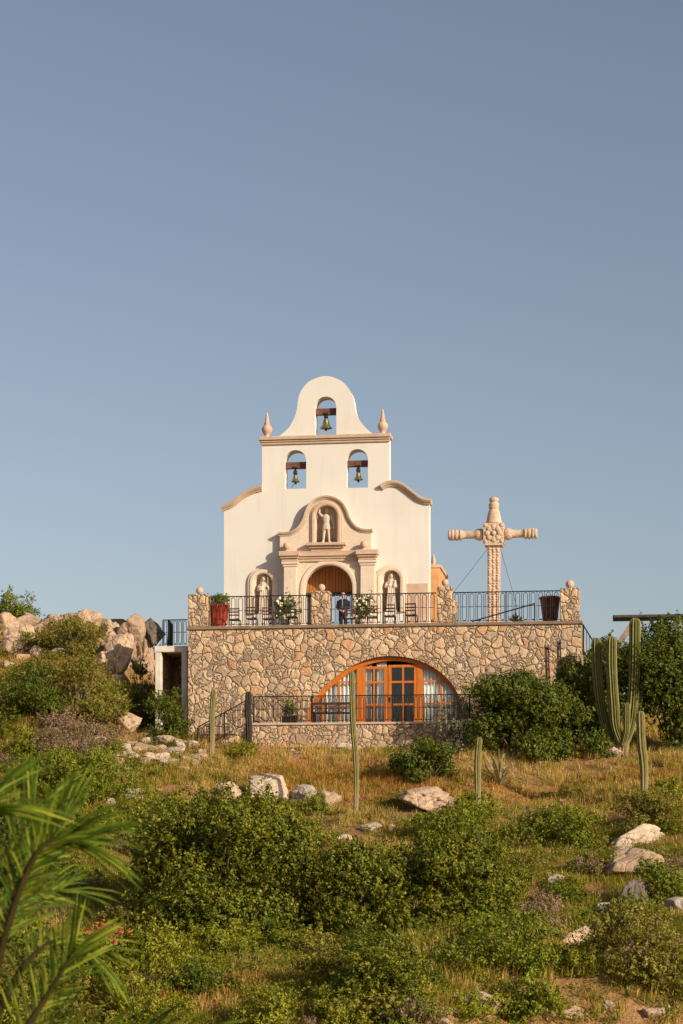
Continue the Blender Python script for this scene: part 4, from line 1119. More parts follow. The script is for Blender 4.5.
for i, (px, pb, w, h, Yd) in enumerate([(4,632,22,20,90),(20,630,20,18,91),(12,650,24,20,87),(30,640,18,18,88),(42,634,16,14,90),(56,630,24,18,91),(70,624,18,14,92),(84,632,26,22,90),(72,640,22,15,88),(98,634,22,20,90),
                                       (108,644,20,18,88),(92,648,22,14,87),(116,638,16,18,89),(50,644,18,12,87),(26,660,16,10,86),(122,652,14,16,87),(64,618,12,8,93),(104,656,18,14,86),(130,650,12,12,87),(36,652,12,10,86),(44,664,14,9,85),(82,664,12,9,85),(10,668,16,10,85),(118,680,14,10,84),(96,676,12,8,84),(138,664,12,12,86),(14,640,20,16,89),(48,628,18,14,91),(90,626,16,12,91),(28,622,18,12,92)]):
    boulder(px, pb+6, w*1.4, h*1.3, "granite", "pale weathered boulder heaped with others along the left ridge", G1, seed=60+i, Y=Yd, tilt=rr.uniform(-14,14), depth=w*1.3*Yd/F)
boulder(112, 668, 30, 38, "granite", "big smooth tan boulder leaning at the ridge end, widest of the heap", seed=3, Y=85, tilt=10)
boulder(130, 641, 30, 28, "granite", "upright square tan block lit orange before the dark slab", seed=21, facets=4, rough=.05, Y=88)
boulder(146, 642, 30, 25, "granite_shaded", "dark shaded slab rising behind the square tan block", seed=14, tilt=14, Y=90)  # shade of its turned-away face is put into the rock colour
boulder(147, 676, 28, 42, "granite", "layered cracked rock face beside the concrete gateway", seed=33, rough=.2, facets=14)
boulder(105, 672, 26, 22, "granite", "round tan boulder on the grass below the ridge heap", seed=41)
boulder(128, 668, 15, 15, "granite", "small tan stone wedged beside the layered rock face", seed=43)
boulder(60, 660, 26, 12, "granite_pale", "low pale stone half buried between olive bushes", seed=44)
boulder(123, 732, 37, 25, "granite", "rounded tan boulder with undercut lip at the dark passage", seed=8, rough=.12)
boulder(100, 748, 30, 13, "granite_pale", "flat pale slab beside the purple-grey dry brush", seed=46)
boulder(95, 768, 14, 24, "granite_pale", "white pointed stone tilted upright in green scrub", seed=49, tilt=-24, facets=6)
boulder(126, 803, 30, 18, "granite_grey", "dark cracked grey rock with white edge above big bush", seed=51, tilt=18, facets=7, rough=.18)
boulder(110, 806, 12, 8, "granite_pale", "tiny white stone beside the dark cracked rock", seed=52)
for i, (px, pb, w, h) in enumerate([(150,738,20,8),(165,744,18,9),(186,752,16,11),(140,754,24,12),(172,756,22,10),(130,762,26,12),(198,762,18,9),(118,752,18,10),(156,762,22,9),(186,764,18,8),
        (146,744,12,7),(178,746,12,8),(160,752,14,8),(128,748,16,9),(108,758,18,8),(142,766,18,8),(168,766,16,8),(204,756,12,8),(114,764,14,7),(150,758,10,6),(194,748,12,7),(180,772,14,6),(124,772,14,6)]):
    boulder(px, pb, w*1.35, h*.95, "granite_pale" if i % 3 else "granite", "flat tan stone in the rubble strip at the wall's left foot", "flat stones in the rubble strip", seed=80+i, facets=7, tilt=(i*37 % 24)-12)
boulder(268, 808, 42, 33, "granite_pale", "large cream block with grey shaded side, the brightest on the slope", seed=5, facets=5, rough=.05)
boulder(228, 808, 26, 24, "granite", "rough orange-tan rock just left of the cream block", seed=55, rough=.16)
boulder(304, 806, 26, 20, "granite_grey", "broken grey rock just right of the cream block", seed=57, rough=.2)
boulder(327, 810, 30, 19, "granite", "low cracked rock beside the tall thin cactus", seed=58, rough=.2)
boulder(371, 833, 23, 11, "granite_pale", "flat-topped pale stone below the tall thin cactus", seed=61, facets=5)
boulder(392, 834, 12, 9, "granite", "small round tan stone next to the flat-topped stone", seed=62)
boulder(345, 841, 18, 6, "granite_pale", "thin flat stone sunk in yellow grass above the bushes", seed=63)
boulder(430, 812, 66, 27, "granite", "broad pinkish rock mound behind rust-coloured grass", seed=64, rough=.16, depth=2.2)
boulder(345, 752, 46, 9, "granite_pale", "long pale stone lying under the low terrace wall", seed=65, depth=.6)
boulder(638, 852, 66, 26, "granite_pale", "pale angular boulder resting above a tan one, right slope", seed=9, facets=6, rough=.07, tilt=-6)
boulder(632, 879, 66, 30, "granite", "smooth tan boulder directly below the pale angular one", seed=17, facets=6, rough=.05)
boulder(556, 887, 18, 11, "granite_pale", "small pale stone alone in the grass mid right slope", seed=66)
boulder(627, 912, 38, 36, "granite_shaded", "dark shaded boulder tilted up like a fin", seed=27, tilt=32, facets=5, rough=.05)
boulder(604, 918, 22, 13, "granite_grey", "small grey stone at the foot of the dark fin boulder", seed=67)
boulder(682, 914, 42, 15, "granite_grey", "flat grey slab cut by the right picture edge", seed=68, facets=6)
boulder(579, 946, 44, 18, "granite", "low tan rock half hidden by grass above the bank", seed=9, rough=.05, facets=6)
boulder(613, 758, 22, 9, "granite_pale", "pale stone at the foot of the big branching cactus", seed=70)
boulder(677, 750, 26, 10, "granite_pale", "pale stone at the right edge behind the single cactus", seed=71)
boulder(482, 1018, 46, 27, "granite", "rounded tan boulder in the bare earth bank", seed=30, rough=.08)
boulder(440, 1030, 28, 12, "granite_pale", "pale low stone left of the rounded bank boulder", seed=72)
for i, (px, pb, w, h) in enumerate([(525,1012,20,10),(548,1020,24,13),(575,1028,28,14),(608,1016,16,9),(655,1022,24,12)]):
    boulder(px, pb, w, h, "granite", "reddish stone bedded in the bare earth bank", "stones bedded in the earth bank", seed=110+i)

# ------------------------------------------------------------------ cacti
def cactus_col(mm, P, rad, ribs=12, taper=.35):
    """ribbed column along a 3D path; rounded tip"""
    P = [Vector(p) for p in P]
    # resample
    Q = []; 
    for i in range(len(P)-1):
        a = P[max(i-1,0)]; b = P[i]; c = P[i+1]; d = P[min(i+2,len(P)-1)]
        for k in range(8):
            t_ = k/8; Q.append(.5*((2*b)+(c-a)*t_+(2*a-5*b+4*c-d)*t_*t_+(3*b-a-3*c+d)*t_**3))
    Q.append(P[-1]); tipd = (Q[-1]-Q[-2]).normalized()
    rs = []
    n = len(Q)
    for i in range(n): rs.append(rad*(.72+.28*min(1, i/(n*.35))))
    for k in (.35,.65,.85,.97): Q.append(Q[n-1]+tipd*rad*k*1.1); rs.append(rad*math.sqrt(1-k*k))
    seg = ribs*4; vv = []; ff = []; ref = Vector((1,0,0)); mat = []
    for i, q in enumerate(Q):
        t_ = (Q[min(i+1,len(Q)-1)]-Q[max(i-1,0)]).normalized(); a = (ref-t_*ref.dot(t_)).normalized(); b = t_.cross(a)
        for k in range(seg):
            an = 2*math.pi*k/seg; ph = (k % 4)/4
            r = rs[i]*(1.0 if k % 4 == 0 else (.72 if k % 4 == 2 else .90))
            r *= 1+.02*math.sin(i*1.7+k)+.025*math.sin(i*.55+len(mm.v)*.1)
            vv.append(q+(a*math.cos(an)+b*math.sin(an))*r)
    nq_ = len(Q)
    for i in range(nq_-1):
        for k in range(seg):
            k2 = (k+1) % seg; ff.append((i*seg+k, i*seg+k2, (i+1)*seg+k2, (i+1)*seg+k))
    ff.append(tuple((nq_-1)*seg+k for k in range(seg)))
    mm.add(vv, ff, False)
    # pale spine lines on the rib crests
    old = mm.cur; mm.cur = 1
    for k in range(0, seg, 4):
        v2 = []; f2 = []
        for i, q in enumerate(Q):
            c = Vector(vv[i*seg+k]); o_ = (c-q); o_ = o_.normalized() if o_.length > 1e-6 else Vector((0,0,1))
            t_ = (Q[min(i+1,len(Q)-1)]-Q[max(i-1,0)]).normalized(); s_ = t_.cross(o_)
            wv_ = rs[i]*.055; v2 += [c-s_*wv_-o_*.004, c+o_*rs[i]*.05, c+s_*wv_-o_*.004]
        for i in range(len(Q)-1): f2 += [(3*i,3*i+1,3*i+4,3*i+3),(3*i+1,3*i+2,3*i+5,3*i+4)]
        mm.add(v2, f2)
    mm.cur = old
def slim_cactus(px, pb, pt, w, label, mat="cactus_slim", lean=0, ribs=9):
    B = hit(px, pb); m_ = B.y/F; H = (pb-pt)*m_; r = w*.5*m_
    mm = MB(); cactus_col(mm, [(0,0,-.3),(.025,0,H*.3),(lean*m_*.5-.02,.02,H*.65),(lean*m_,0,H-r)], r, ribs)
    o = mm.build("column_cactus", [mat, "cactus_rib" if mat != "cactus_dead" else "cactus_dead"], None, fix=False); o.location = B
    return tag(o, label, "cactus")
slim_cactus(211.5, 756, 690, 5.4, "slim pale cactus column before the sloping handrail", lean=2)
slim_cactus(248.5, 752, 693, 6.5, "dead blackened cactus stump at the head of the steps", "cactus_dead")
slim_cactus(355.5, 814, 672, 5.6, "tallest slim cactus column standing before the arched window", lean=-4)
slim_cactus(477, 812, 738, 6.6, "slim cactus column beside the dry strappy leaves", "cactus_slim", lean=2)
slim_cactus(643.5, 798, 712, 8.4, "slim cactus column standing in front of the branching cactus", "cactus_slim", lean=-3)
slim_cactus(506, 735, 676, 6.0, "short cactus tip poking up behind the wall-side bush", "cactus_slim")
slim_cactus(466, 742, 702, 6.5, "short pale cactus half hidden in the grey-green shrub", "cactus_slim", lean=4)
B = hit(622, 758); m_ = B.y/F
bc = wthing("branching_cactus", "large branching cactus with several thick upright arms", "cactus", B)
def Lc(px, py, dy=0): return ((px-622)*m_, dy, (758-py)*m_)
mm = MB(); cactus_col(mm, [Lc(622,764),Lc(622,755),Lc(622.5,748),Lc(623,741)], 6.4*m_, 12); mm.build("trunk", ["cactus","cactus_rib"], bc, fix=False)
for P_, r in (([Lc(623,748),Lc(628,735),Lc(632,712),Lc(634.5,670),Lc(635,626)], 5.6), ([Lc(621,745,-.12),Lc(615,730,-.2),Lc(613,710,-.25),Lc(610.5,670,-.25),Lc(610.5,645,-.25)], 5.3),
              ([Lc(620,745,.1),Lc(608,733,.15),Lc(602,710,.2),Lc(598,675,.2),Lc(597,645,.2)], 5.0), ([Lc(630,728,.1),Lc(637,716,.15),Lc(639.5,700,.15),Lc(640.5,674,.15)], 3.4),
              ([Lc(622,748,-.25),Lc(625,735,-.34),Lc(625.5,722,-.36),Lc(625.5,709,-.36)], 3.2)):
    mm = MB(); cactus_col(mm, P_, r*m_, 12); mm.build("arm", ["cactus","cactus_rib"], bc, fix=False)

# ------------------------------------------------------------------ shrubs
def twigs(mm, lobes, n, rnd, r0=.03):
    for i in range(n):
        l = rnd.choice(lobes); e = Vector((l[0]+rnd.gauss(0,.3)*l[3], l[1]+rnd.gauss(0,.3)*l[4], max(.1, l[2]+rnd.gauss(.1,.3)*l[5])))
        b = Vector((rnd.gauss(0,.12)*l[3], rnd.gauss(0,.12)*l[4], -.25)); mid = b.lerp(e,.5)+Vector((rnd.gauss(0,.12), rnd.gauss(0,.12), rnd.gauss(0,.08)))
        mm.tube([b, mid, e], [r0, r0*.6, r0*.25], 5)
def lobes_for(W, D, H, n, rnd):
    L = [(0,0,H*.50,W*.30,D*.34,H*.36)]
    for i in range(n):
        an = 2*math.pi*i/n+rnd.random(); q = .26+.14*rnd.random(); s = .15+.15*rnd.random()
        zz = H*(.30+.52*rnd.random())
        L.append((W*q*math.cos(an), D*q*math.sin(an), zz, W*s, D*s, H*(.13+.13*rnd.random())))
    for i in range(n//2):                                   # ragged upright shoots at the top and skirts at the foot
        an = rnd.random()*6.28; q = .34*rnd.random(); s = .07+.07*rnd.random()
        L.append((W*q*math.cos(an), D*q*math.sin(an), H*(.82+.12*rnd.random()), W*s, D*s, H*(.10+.10*rnd.random())))
    for i in range(n*2//3):
        an = -2.4+rnd.random()*3.3; q = .30+.12*rnd.random(); s = .12+.09*rnd.random()
        L.append((W*q*math.cos(an), D*q*math.sin(an), H*(.10+.12*rnd.random()), W*s, D*s, H*.17))
    return L
def shrub(px, pb, w, h, mat, label, leaf=.06, dens=1.0, seed=0, depth=.85, name="shrub", group=None, twig="bark", ntw=14, nl=9, shell=.55, Y=None, aspect=.5):
    P = hit(px, pb) if Y is None else Vector((at(px,pb,Y).x, Y, ground(at(px,pb,Y).x, Y)))
    m_ = P.y/F; W, H = w*m_, h*m_+(at(px,pb,Y).z-P.z if Y else 0); D = W*depth
    rnd = random.Random(seed+int(px)); rng = np.random.default_rng(seed+int(px))
    L = lobes_for(W, D, H, nl, rnd)
    t_ = wthing(name, label, "bush", P+Vector((0,D*.32,0)), 0, group)
    leaf *= .74
    n = int(dens*2.4*(W*H+D*H+W*D)/(leaf*leaf))
    n = min(n, 130000)
    v, f_ = leafcloud(n, L, leaf, rng, shell, aspect=aspect)
    zoff = ground(P.x, P.y+D*.32)-P.z
    t_.location.z += zoff*.6
    link("foliage", np_mesh("foliage", v, f_, mat), t_)
    mm = MB(); twigs(mm, L, ntw, rnd, .012+.007*H); mm.build("branches", twig, t_, fix=False)
    return t_
# right of the building
shrub(520, 764, 96, 86, "leaf_deep", "dense rich green bush against the wall, with the dry strap leaves at its foot", .070, 1.9, 1, nl=14)
shrub(578, 752, 66, 84, "leaf_deep", "darker green bush between the wall-side bush and the branching cactus", .07, 1.8, 2, nl=12)
shrub(676, 752, 92, 128, "leaf_deep", "tall green bush under the flat shade roof at the right edge", .07, 2.0, 3, nl=16)
shrub(613, 742, 62, 98, "leaf_deep", "deep green bush directly behind the branching cactus arms", .07, 1.8, 4, Y=83)
shrub(456, 755, 44, 58, "leaf_grey", "pale grey-green thin shrub before the window's right end", .06, .38, 5, shell=.9, ntw=30, twig="twig")
shrub(424, 788, 66, 46, "leaf_deep", "low dark bush in shade below the grey-green shrub", .06, 1.0, 6, twig="twig", ntw=30)  # darker leaf colour stands in for the shade on this bush
# middle slope
shrub(222, 944, 186, 140, "leaf_mid", "biggest dense green bush on the lower slope, below the cream block", .062, 1.5, 7, nl=20)
shrub(160, 900, 80, 84, "leaf_green", "green bush joined to the left side of the biggest bush", .062, .7, 8)
shrub(455, 926, 120, 92, "leaf_mid", "bright leafy bush right of the slope's middle, with open crown", .058, 1.25, 9, nl=12)
shrub(365, 944, 120, 96, "leaf_mid", "dark leafy bush left of the bright open-crowned bush", .058, 1.2, 10, nl=12)
shrub(448, 850, 80, 40, "leaf_green", "low green bush spreading just below the pinkish rock mound", .055, .6, 11)
shrub(560, 852, 100, 42, "leaf_green", "long low green bush left of the pale angular boulder", .055, .6, 12)
shrub(655, 832, 70, 34, "leaf_olive", "low olive bush just above the pale angular boulder", .05, .6, 13)
shrub(668, 912, 62, 50, "leaf_green", "round green bush beside the dark fin boulder at right edge", .055, .7, 14)
shrub(640, 992, 110, 74, "leaf_olive", "wide olive thicket low on the right above the bank", .05, .5, 15, twig="twig", ntw=30)
shrub(500, 978, 130, 62, "leaf_green", "wide low green bush above the rounded bank boulder", .05, .5, 16)
shrub(375, 1020, 100, 70, "leaf_mid", "leafy upright bush at the bottom middle of the slope", .05, .6, 17)
shrub(300, 870, 70, 46, "leaf_olive", "loose olive bush in yellow grass right of the biggest bush", .05, .45, 18, twig="twig", ntw=30)
# left slope
shrub(10, 616, 50, 27, "leaf_green", "small bright green bush on the skyline at the far left ridge", .06, .8, 19, Y=93)
shrub(66, 662, 78, 38, "leaf_olive", "olive dome-shaped bush growing against the ridge boulders", .05, .7, 20, twig="twig", ntw=40)
shrub(78, 730, 92, 66, "leaf_olive", "large olive-brown bush above the purple-grey dry brush", .05, .6, 21, twig="twig", ntw=50, nl=12)
shrub(26, 730, 70, 58, "leaf_deep", "dark green bush beside the large olive-brown bush", .055, .7, 22)
shrub(70, 772, 84, 42, "leaf_dry", "purple-grey dry brush below the large olive-brown bush", .04, .6, 23, twig="twig_grey", ntw=70)
shrub(30, 690, 60, 24, "leaf_olive", "low olive bush above the dark green bush on the left slope", .05, .6, 24)
shrub(70, 812, 130, 56, "leaf_green", "spreading green bush behind the top of the palm frond", .055, .6, 25)
shrub(150, 830, 60, 36, "leaf_yellow", "yellow-green bush below the dark cracked rock", .05, .6, 26)
shrub(20, 870, 90, 60, "leaf_deep", "deep green bush behind the palm frond's stem", .06, .6, 27)
shrub(141, 694, 34, 34, "leaf_deep", "dark shaded bush at the mouth of the gateway passage", .055, .5, 28, Y=83)
shrub(166, 742, 40, 50, "leaf_deep", "dark scrubby bush added for shadow in front of the concrete gateway posts", .055, .8, 33)  # a few plants enlarged into a dark mass, in place of the gateway's shadow
# bare twiggy bushes on the ridge
def bare(px, pb, w, h, label, seed, n=50):
    P = hit(px, pb); m_ = P.y/F; rnd = random.Random(seed); mm = MB()
    for i in range(n):
        an = rnd.random()*6.28; e = .5+rnd.random()*1.0; Lg = h*m_*(.6+.5*rnd.random())
        d = Vector((math.cos(an)*math.cos(e)*w/h*.6, math.sin(an)*math.cos(e), math.sin(e))); b = Vector((0,0,-.2)); k = b+d*Lg*.5+Vector((rnd.gauss(0,.05),0,.05)); q = b+d*Lg
        mm.tube([b,k,q], [.025,.015,.006], 4)
        for j in range(3): mm.tube([k.lerp(q,.3*j), k.lerp(q,.3*j)+Vector((rnd.gauss(0,.2), rnd.gauss(0,.2), .2+.2*rnd.random()))], [.011,.004], 4)
    o = mm.build("bare_bush", "twig_grey", None, fix=False); o.location = P; tag(o, label, "bush")
bare(108, 617, 40, 22, "leafless grey bush on the skyline above the ridge boulders", 1)
bare(150, 650, 30, 22, "leafless twigs between the dark slab and the gateway", 2, 30)
bare(146, 728, 26, 26, "dead bleached branch beside the undercut boulder", 3, 14)
# flowering shrub low left
fl = shrub(130, 1040, 120, 104, "leaf_yellow", "yellow-green shrub with pink blossoms at the bottom left", .045, .7, 31, name="flowering_shrub", twig="bark", ntw=8)
mm = MB(); rnd = random.Random(4); m_ = fl.location.y/F
for cx_, cz in ((-44,92),(-30,98),(-14,99),(-22,90)):
    for i in range(24):
        mm.ball((cx_*m_+rnd.gauss(0,.13), -.4+rnd.gauss(0,.2), cz*m_+rnd.gauss(0,.08)), .022+.02*rnd.random(), 6, 4, (1,1,.6))
mm.build("blossoms", "blossom", fl, fix=False)
shrub(40, 1030, 110, 80, "leaf_olive", "olive shrub at the bottom left corner below the palm", .045, .6, 32, twig="twig", ntw=30)
# dry strappy plant
P = hit(500, 788); m_ = P.y/F; mm = MB(); rnd = random.Random(9)
for i in range(46):
    an = rnd.random()*6.28; Lg = (38+30*rnd.random())*m_; e = .5+.9*rnd.random(); d = Vector((math.cos(an)*math.cos(e), math.sin(an)*math.cos(e), math.sin(e))); s_ = Vector((-math.sin(an), math.cos(an), 0))
    pp_ = []; 
    for k in range(7):
        q = k/6; pp_.append(d*Lg*q+Vector((math.cos(an)*.35*q*q*q, math.sin(an)*.35*q*q*q, -.55*Lg*q*q*rnd.uniform(.4,1.1))))
    w = .045
    vv = []; 
    for k, p in enumerate(pp_): ww = w*(1-(k/6)**2*.9); vv += [p-s_*ww, p+s_*ww]
    mm.add(vv, [(2*k,2*k+2,2*k+3,2*k+1) for k in range(6)])
o = mm.build("strappy_plant", "strap_dead", None, fix=False); o.location = P+Vector((0,0,.05)); tag(o, "dry grey plant of curling strap leaves beside a slim cactus", "plant")

# small scattered shrubs (prototypes copied with their own place, turn and size)
protos = []
for i, (mat, leaf_) in enumerate([("leaf_green",.05),("leaf_olive",.045),("leaf_yellow",.045),("leaf_deep",.05),("leaf_green",.045),("leaf_dry",.04)]):
    rnd = random.Random(200+i); rng = np.random.default_rng(200+i); L = lobes_for(1.3, 1.2, .75, 6, rnd)
    v, f_ = leafcloud(4200, L, leaf_*.74, rng, .8, aspect=.45); protos.append(np_mesh("low_shrub", v, f_, mat))
kinds = [("small green shrub scattered among the slope grass", "small green slope shrubs"), ("small olive shrub scattered among the slope grass", "small olive slope shrubs"),
         ("small yellow-green shrub scattered among the slope grass", "small yellow-green slope shrubs"), ("small dark green shrub scattered among the slope grass", "small dark green slope shrubs"),
         ("small green shrub scattered among the slope grass", "small green slope shrubs"), ("small brown dry shrub scattered among the slope grass", "small dry slope shrubs")]
rnd = random.Random(77); placed = 0; tries = 0
def dryness(x, y):
    """1 in the bands of bare yellow grass, 0 in the green scrub"""
    px = CX+F*x/y
    return sst(60, 72, y)*(1-sst(-4.5, -8, x))*.9+.35*sst(4, 9, x)*sst(62, 56, y)*sst(40, 48, y)
while placed < 250 and tries < 4000:
    tries += 1; y = 38+40*rnd.random()**1.15; hw = y*.19; x = rnd.uniform(-hw, hw)
    if y > 77 and -7.5 < x < 10: continue
    if rnd.random() < dryness(x, y)*.95: continue
    k = rnd.choice([0,0,1,1,2,2,3,4,5]); o = link("low_shrub", protos[k], None, (x, y, ground(x,y)-.06))
    s = .5+.75*rnd.random(); o.scale = (s*rnd.uniform(.8,1.3), s, s*rnd.uniform(.7,1.15)); o.rotation_euler = (0,0,rnd.random()*6.28)
    tag(o, kinds[k][0], "bush", kinds[k][1]); placed += 1
placed = 0
while placed < 40:                                        # left slope up to the ridge
    y = rnd.uniform(72, 90); x = rnd.uniform(-y*.175, -8.6); k = rnd.choice([0,1,1,2,3,5])
    o = link("low_shrub", protos[k], None, (x, y, ground(x,y)-.06)); s = .5+.6*rnd.random(); o.scale = (s*1.2, s, s*.8); o.rotation_euler = (0,0,rnd.random()*6.28)
    tag(o, kinds[k][0], "bush", kinds[k][1]); placed += 1

# ------------------------------------------------------------------ grass (uncountable)
def grass(name, n_tuft, per, mat, place, h, w, rng, spread=.16, lean=.5, kind="stuff"):
    c = []
    while len(c) < n_tuft:
        p = place(rng)
        if p is not None: c.append(p)
    c = np.array(c); n = n_tuft*per; i = np.repeat(np.arange(n_tuft), per)
    ts = (.6+.8*rng.random(n_tuft))[i]
    an = rng.random(n)*2*np.pi; q = spread*np.sqrt(rng.random(n))*ts
    dx, dy = np.cos(an), np.sin(an); B = c[i]+np.stack([dx*q, dy*q, np.full(n,-.03)], 1)
    H = h*(.5+.8*rng.random(n))*ts; ln = lean*(.2+rng.random(n))
    fa = an+rng.normal(size=n)*.8; s = np.stack([-np.sin(fa), np.cos(fa), np.zeros(n)], 1)*(w*(.6+.7*rng.random(n)))[:,None]
    out = np.stack([np.cos(fa), np.sin(fa), np.zeros(n)], 1)
    up = np.array([0,0,1.0])
    m1 = B+out*(H*ln*.28)[:,None]+up*(H*.55)[:,None]; tp_ = B+out*(H*ln*.95)[:,None]+up*(H*(1-.25*ln))[:,None]
    v = np.stack([B-s, B+s, m1-s*.75, m1+s*.75, tp_], 1).reshape(-1,3); k = np.arange(n)[:,None]*5
    o = link(name, np_mesh(name, v, [k+np.array([[0,1,3,2]]), k+np.array([[2,3,4]])], mat)); return tag(o, None, None, None, kind)
def blocked(x, y):
    # inside the building's footprint
    d = Vector((x,y,0))-O0; U = d.dot(FU); V = d.dot(FV)
    return (UL-.1 < U < UR+.8 and V > -.1) or (u0-.2 < U < u1 and V > -2.35) or (us < U < u0 and V > -2.0)
BARE = [(hit(a,b),w,d) for a,b,w,d in [(425,812,1.5,1.6),(362,836,1.2,1.3),(500,806,1.3,1.0),(320,818,.9,.9),(590,770,1.1,1.2),(290,765,1.0,.7),(540,905,.9,1.1),(235,985,1.1,1.1),(300,1000,.7,.8)]]
def bare_soil(x, y):
    m = 0
    for P, w, d in BARE:
        q = ((x-P.x)/w)**2+((y-P.y)/d)**2
        m = max(m, 1-sst(.5, 1.25, q+.7*(nz(x,y,1.3,23)-.5)))
    return m
def place_any(pred, ylo, yhi, pw=1.0):
    def f_(rng):
        y = ylo+(yhi-ylo)*rng.random()**pw; hw = y*.26; x = rng.uniform(-hw, hw)
        if blocked(x, y) or rng.random() > pred(x, y)*(.25+.75*sst(.40,.52,nz(x,y,.8,4)))*(1-.9*bare_soil(x,y)): return None
        return (x, y, ground(x, y))
    return f_
def nz(x, y, s, o): return .5+.5*noise.noise(Vector((x*s, y*s, o)))
rg = np.random.default_rng(5)
def bare_bank(x, y): return sst(1.2, 3, x)*sst(41.5, 40.5, y)*sst(36,37.5,y)
grass("green_grass", 10400, 32, "grass_green", place_any(lambda x,y: (.35+.9*sst(.45,.6,nz(x,y,.35,2)))*(1-.75*dryness(x,y))*(1-.9*bare_bank(x,y)), 34, 84, 1.1), .27, .009, rg, .2, .75)
grass("dry_grass", 7800, 32, "grass_dry", place_any(lambda x,y: (.25+.9*dryness(x,y)+.6*sst(.5,.65,nz(x,y,.3,7)))*(1-.85*bare_bank(x,y)), 34, 90, .95), .28, .0085, rg, .2, .75)
# leafy ground cover between the bushes
def undergrowth(name, n_cl, mat, place, rng, leaf=.034, per=46):
    c = []
    while len(c) < n_cl:
        p = place(rng)
        if p is not None: c.append(p)
    c = np.array(c); n = n_cl*per; i = np.repeat(np.arange(n_cl), per); sz = (.16+.34*rng.random(n_cl)**1.6)[i]
    d = unit(rng.normal(size=(n,3))); d[:,2] = np.abs(d[:,2]); q = rng.random(n)**.4
    P_ = c[i]+d*np.stack([sz,sz,sz*1.1],1)*q[:,None]
    nrm = unit(d*.7+rng.normal(size=(n,3))*.45); tang = unit(np.cross(nrm, rng.normal(size=(n,3)))); bit = np.cross(nrm, tang)
    s = leaf*(.6+.8*rng.random(n))[:,None]
    v = np.stack([P_-tang*s, P_+bit*s*.5, P_+tang*s, P_-bit*s*.5], 1).reshape(-1,3)
    return tag(link(name, np_mesh(name, v, [np.arange(n*4).reshape(n,4)], mat)), None, None, None, "stuff")
lush = lambda x,y: (sst(.40,.56,nz(x,y,.45,11))*(1-.93*dryness(x,y))+.02)*(1-.95*bare_bank(x,y))
undergrowth("undergrowth", 5000, "leaf_mid", place_any(lush, 36, 82, 1.1), rg)
undergrowth("dry_undergrowth", 1500, "leaf_olive", place_any(lambda x,y: (.25+.7*sst(.5,.62,nz(x,y,.5,31)))*(1-.9*bare_bank(x,y))*(1-.6*dryness(x,y)), 36, 92, 1.0), rg, .03, 40)
# loose gravel and small stones in the bare soil
def gravel(n_, rng):
    V, Fc, k = [], [], 0
    base = np.array([(1,0,0),(-1,0,0),(0,1,0),(0,-1,0),(0,0,.8),(0,0,-.5)], float); fcs = [(0,2,4),(2,1,4),(1,3,4),(3,0,4),(2,0,5),(1,2,5),(3,1,5),(0,3,5)]
    f_ = place_any(lambda x,y: .12+.88*max(dryness(x,y), bare_bank(x,y))*sst(.5,.6,nz(x,y,.7,17)), 36, 84, .9)
    while k < n_:
        p = f_(rng)
        if p is None: continue
        r = .025+.10*rng.random()**3; b = base*(1+.35*rng.normal(size=(6,1)))*r*np.array([1,1,.7]); an = rng.random()*6.28
        rot = np.array([[math.cos(an),-math.sin(an),0],[math.sin(an),math.cos(an),0],[0,0,1]]); V.append(b@rot.T+np.array(p)+np.array([0,0,r*.15]))
        Fc.append(np.array(fcs)+6*k); k += 1
    return tag(link("gravel", np_mesh("gravel", np.concatenate(V), [np.concatenate(Fc)], "granite_pale")), None, None, None, "stuff")
gravel(3400, rg)
rust = [(400,790,.9,1.3),(300,780,1.3,.9),(420,800,1.6,1.0),(60,660,1.6,1.2),(345,775,1.5,.8),(550,800,2.0,.8),(280,985,1.2,1.0),(660,770,1.2,1.0),(190,1000,.9,1.0)]
rc = [(hit(a,b),w,d) for a,b,w,d in rust]
def place_rust(rng):
    P, w, d = rc[int(len(rc)*rng.random()**1.7)]; x = P.x+rng.normal()*w; y = P.y+rng.normal()*d
    return None if blocked(x, y) else (x, y, ground(x, y))
grass("rust_grass", 1200, 26, "grass_rust", place_rust, .26, .0085, rg, .2, .75)

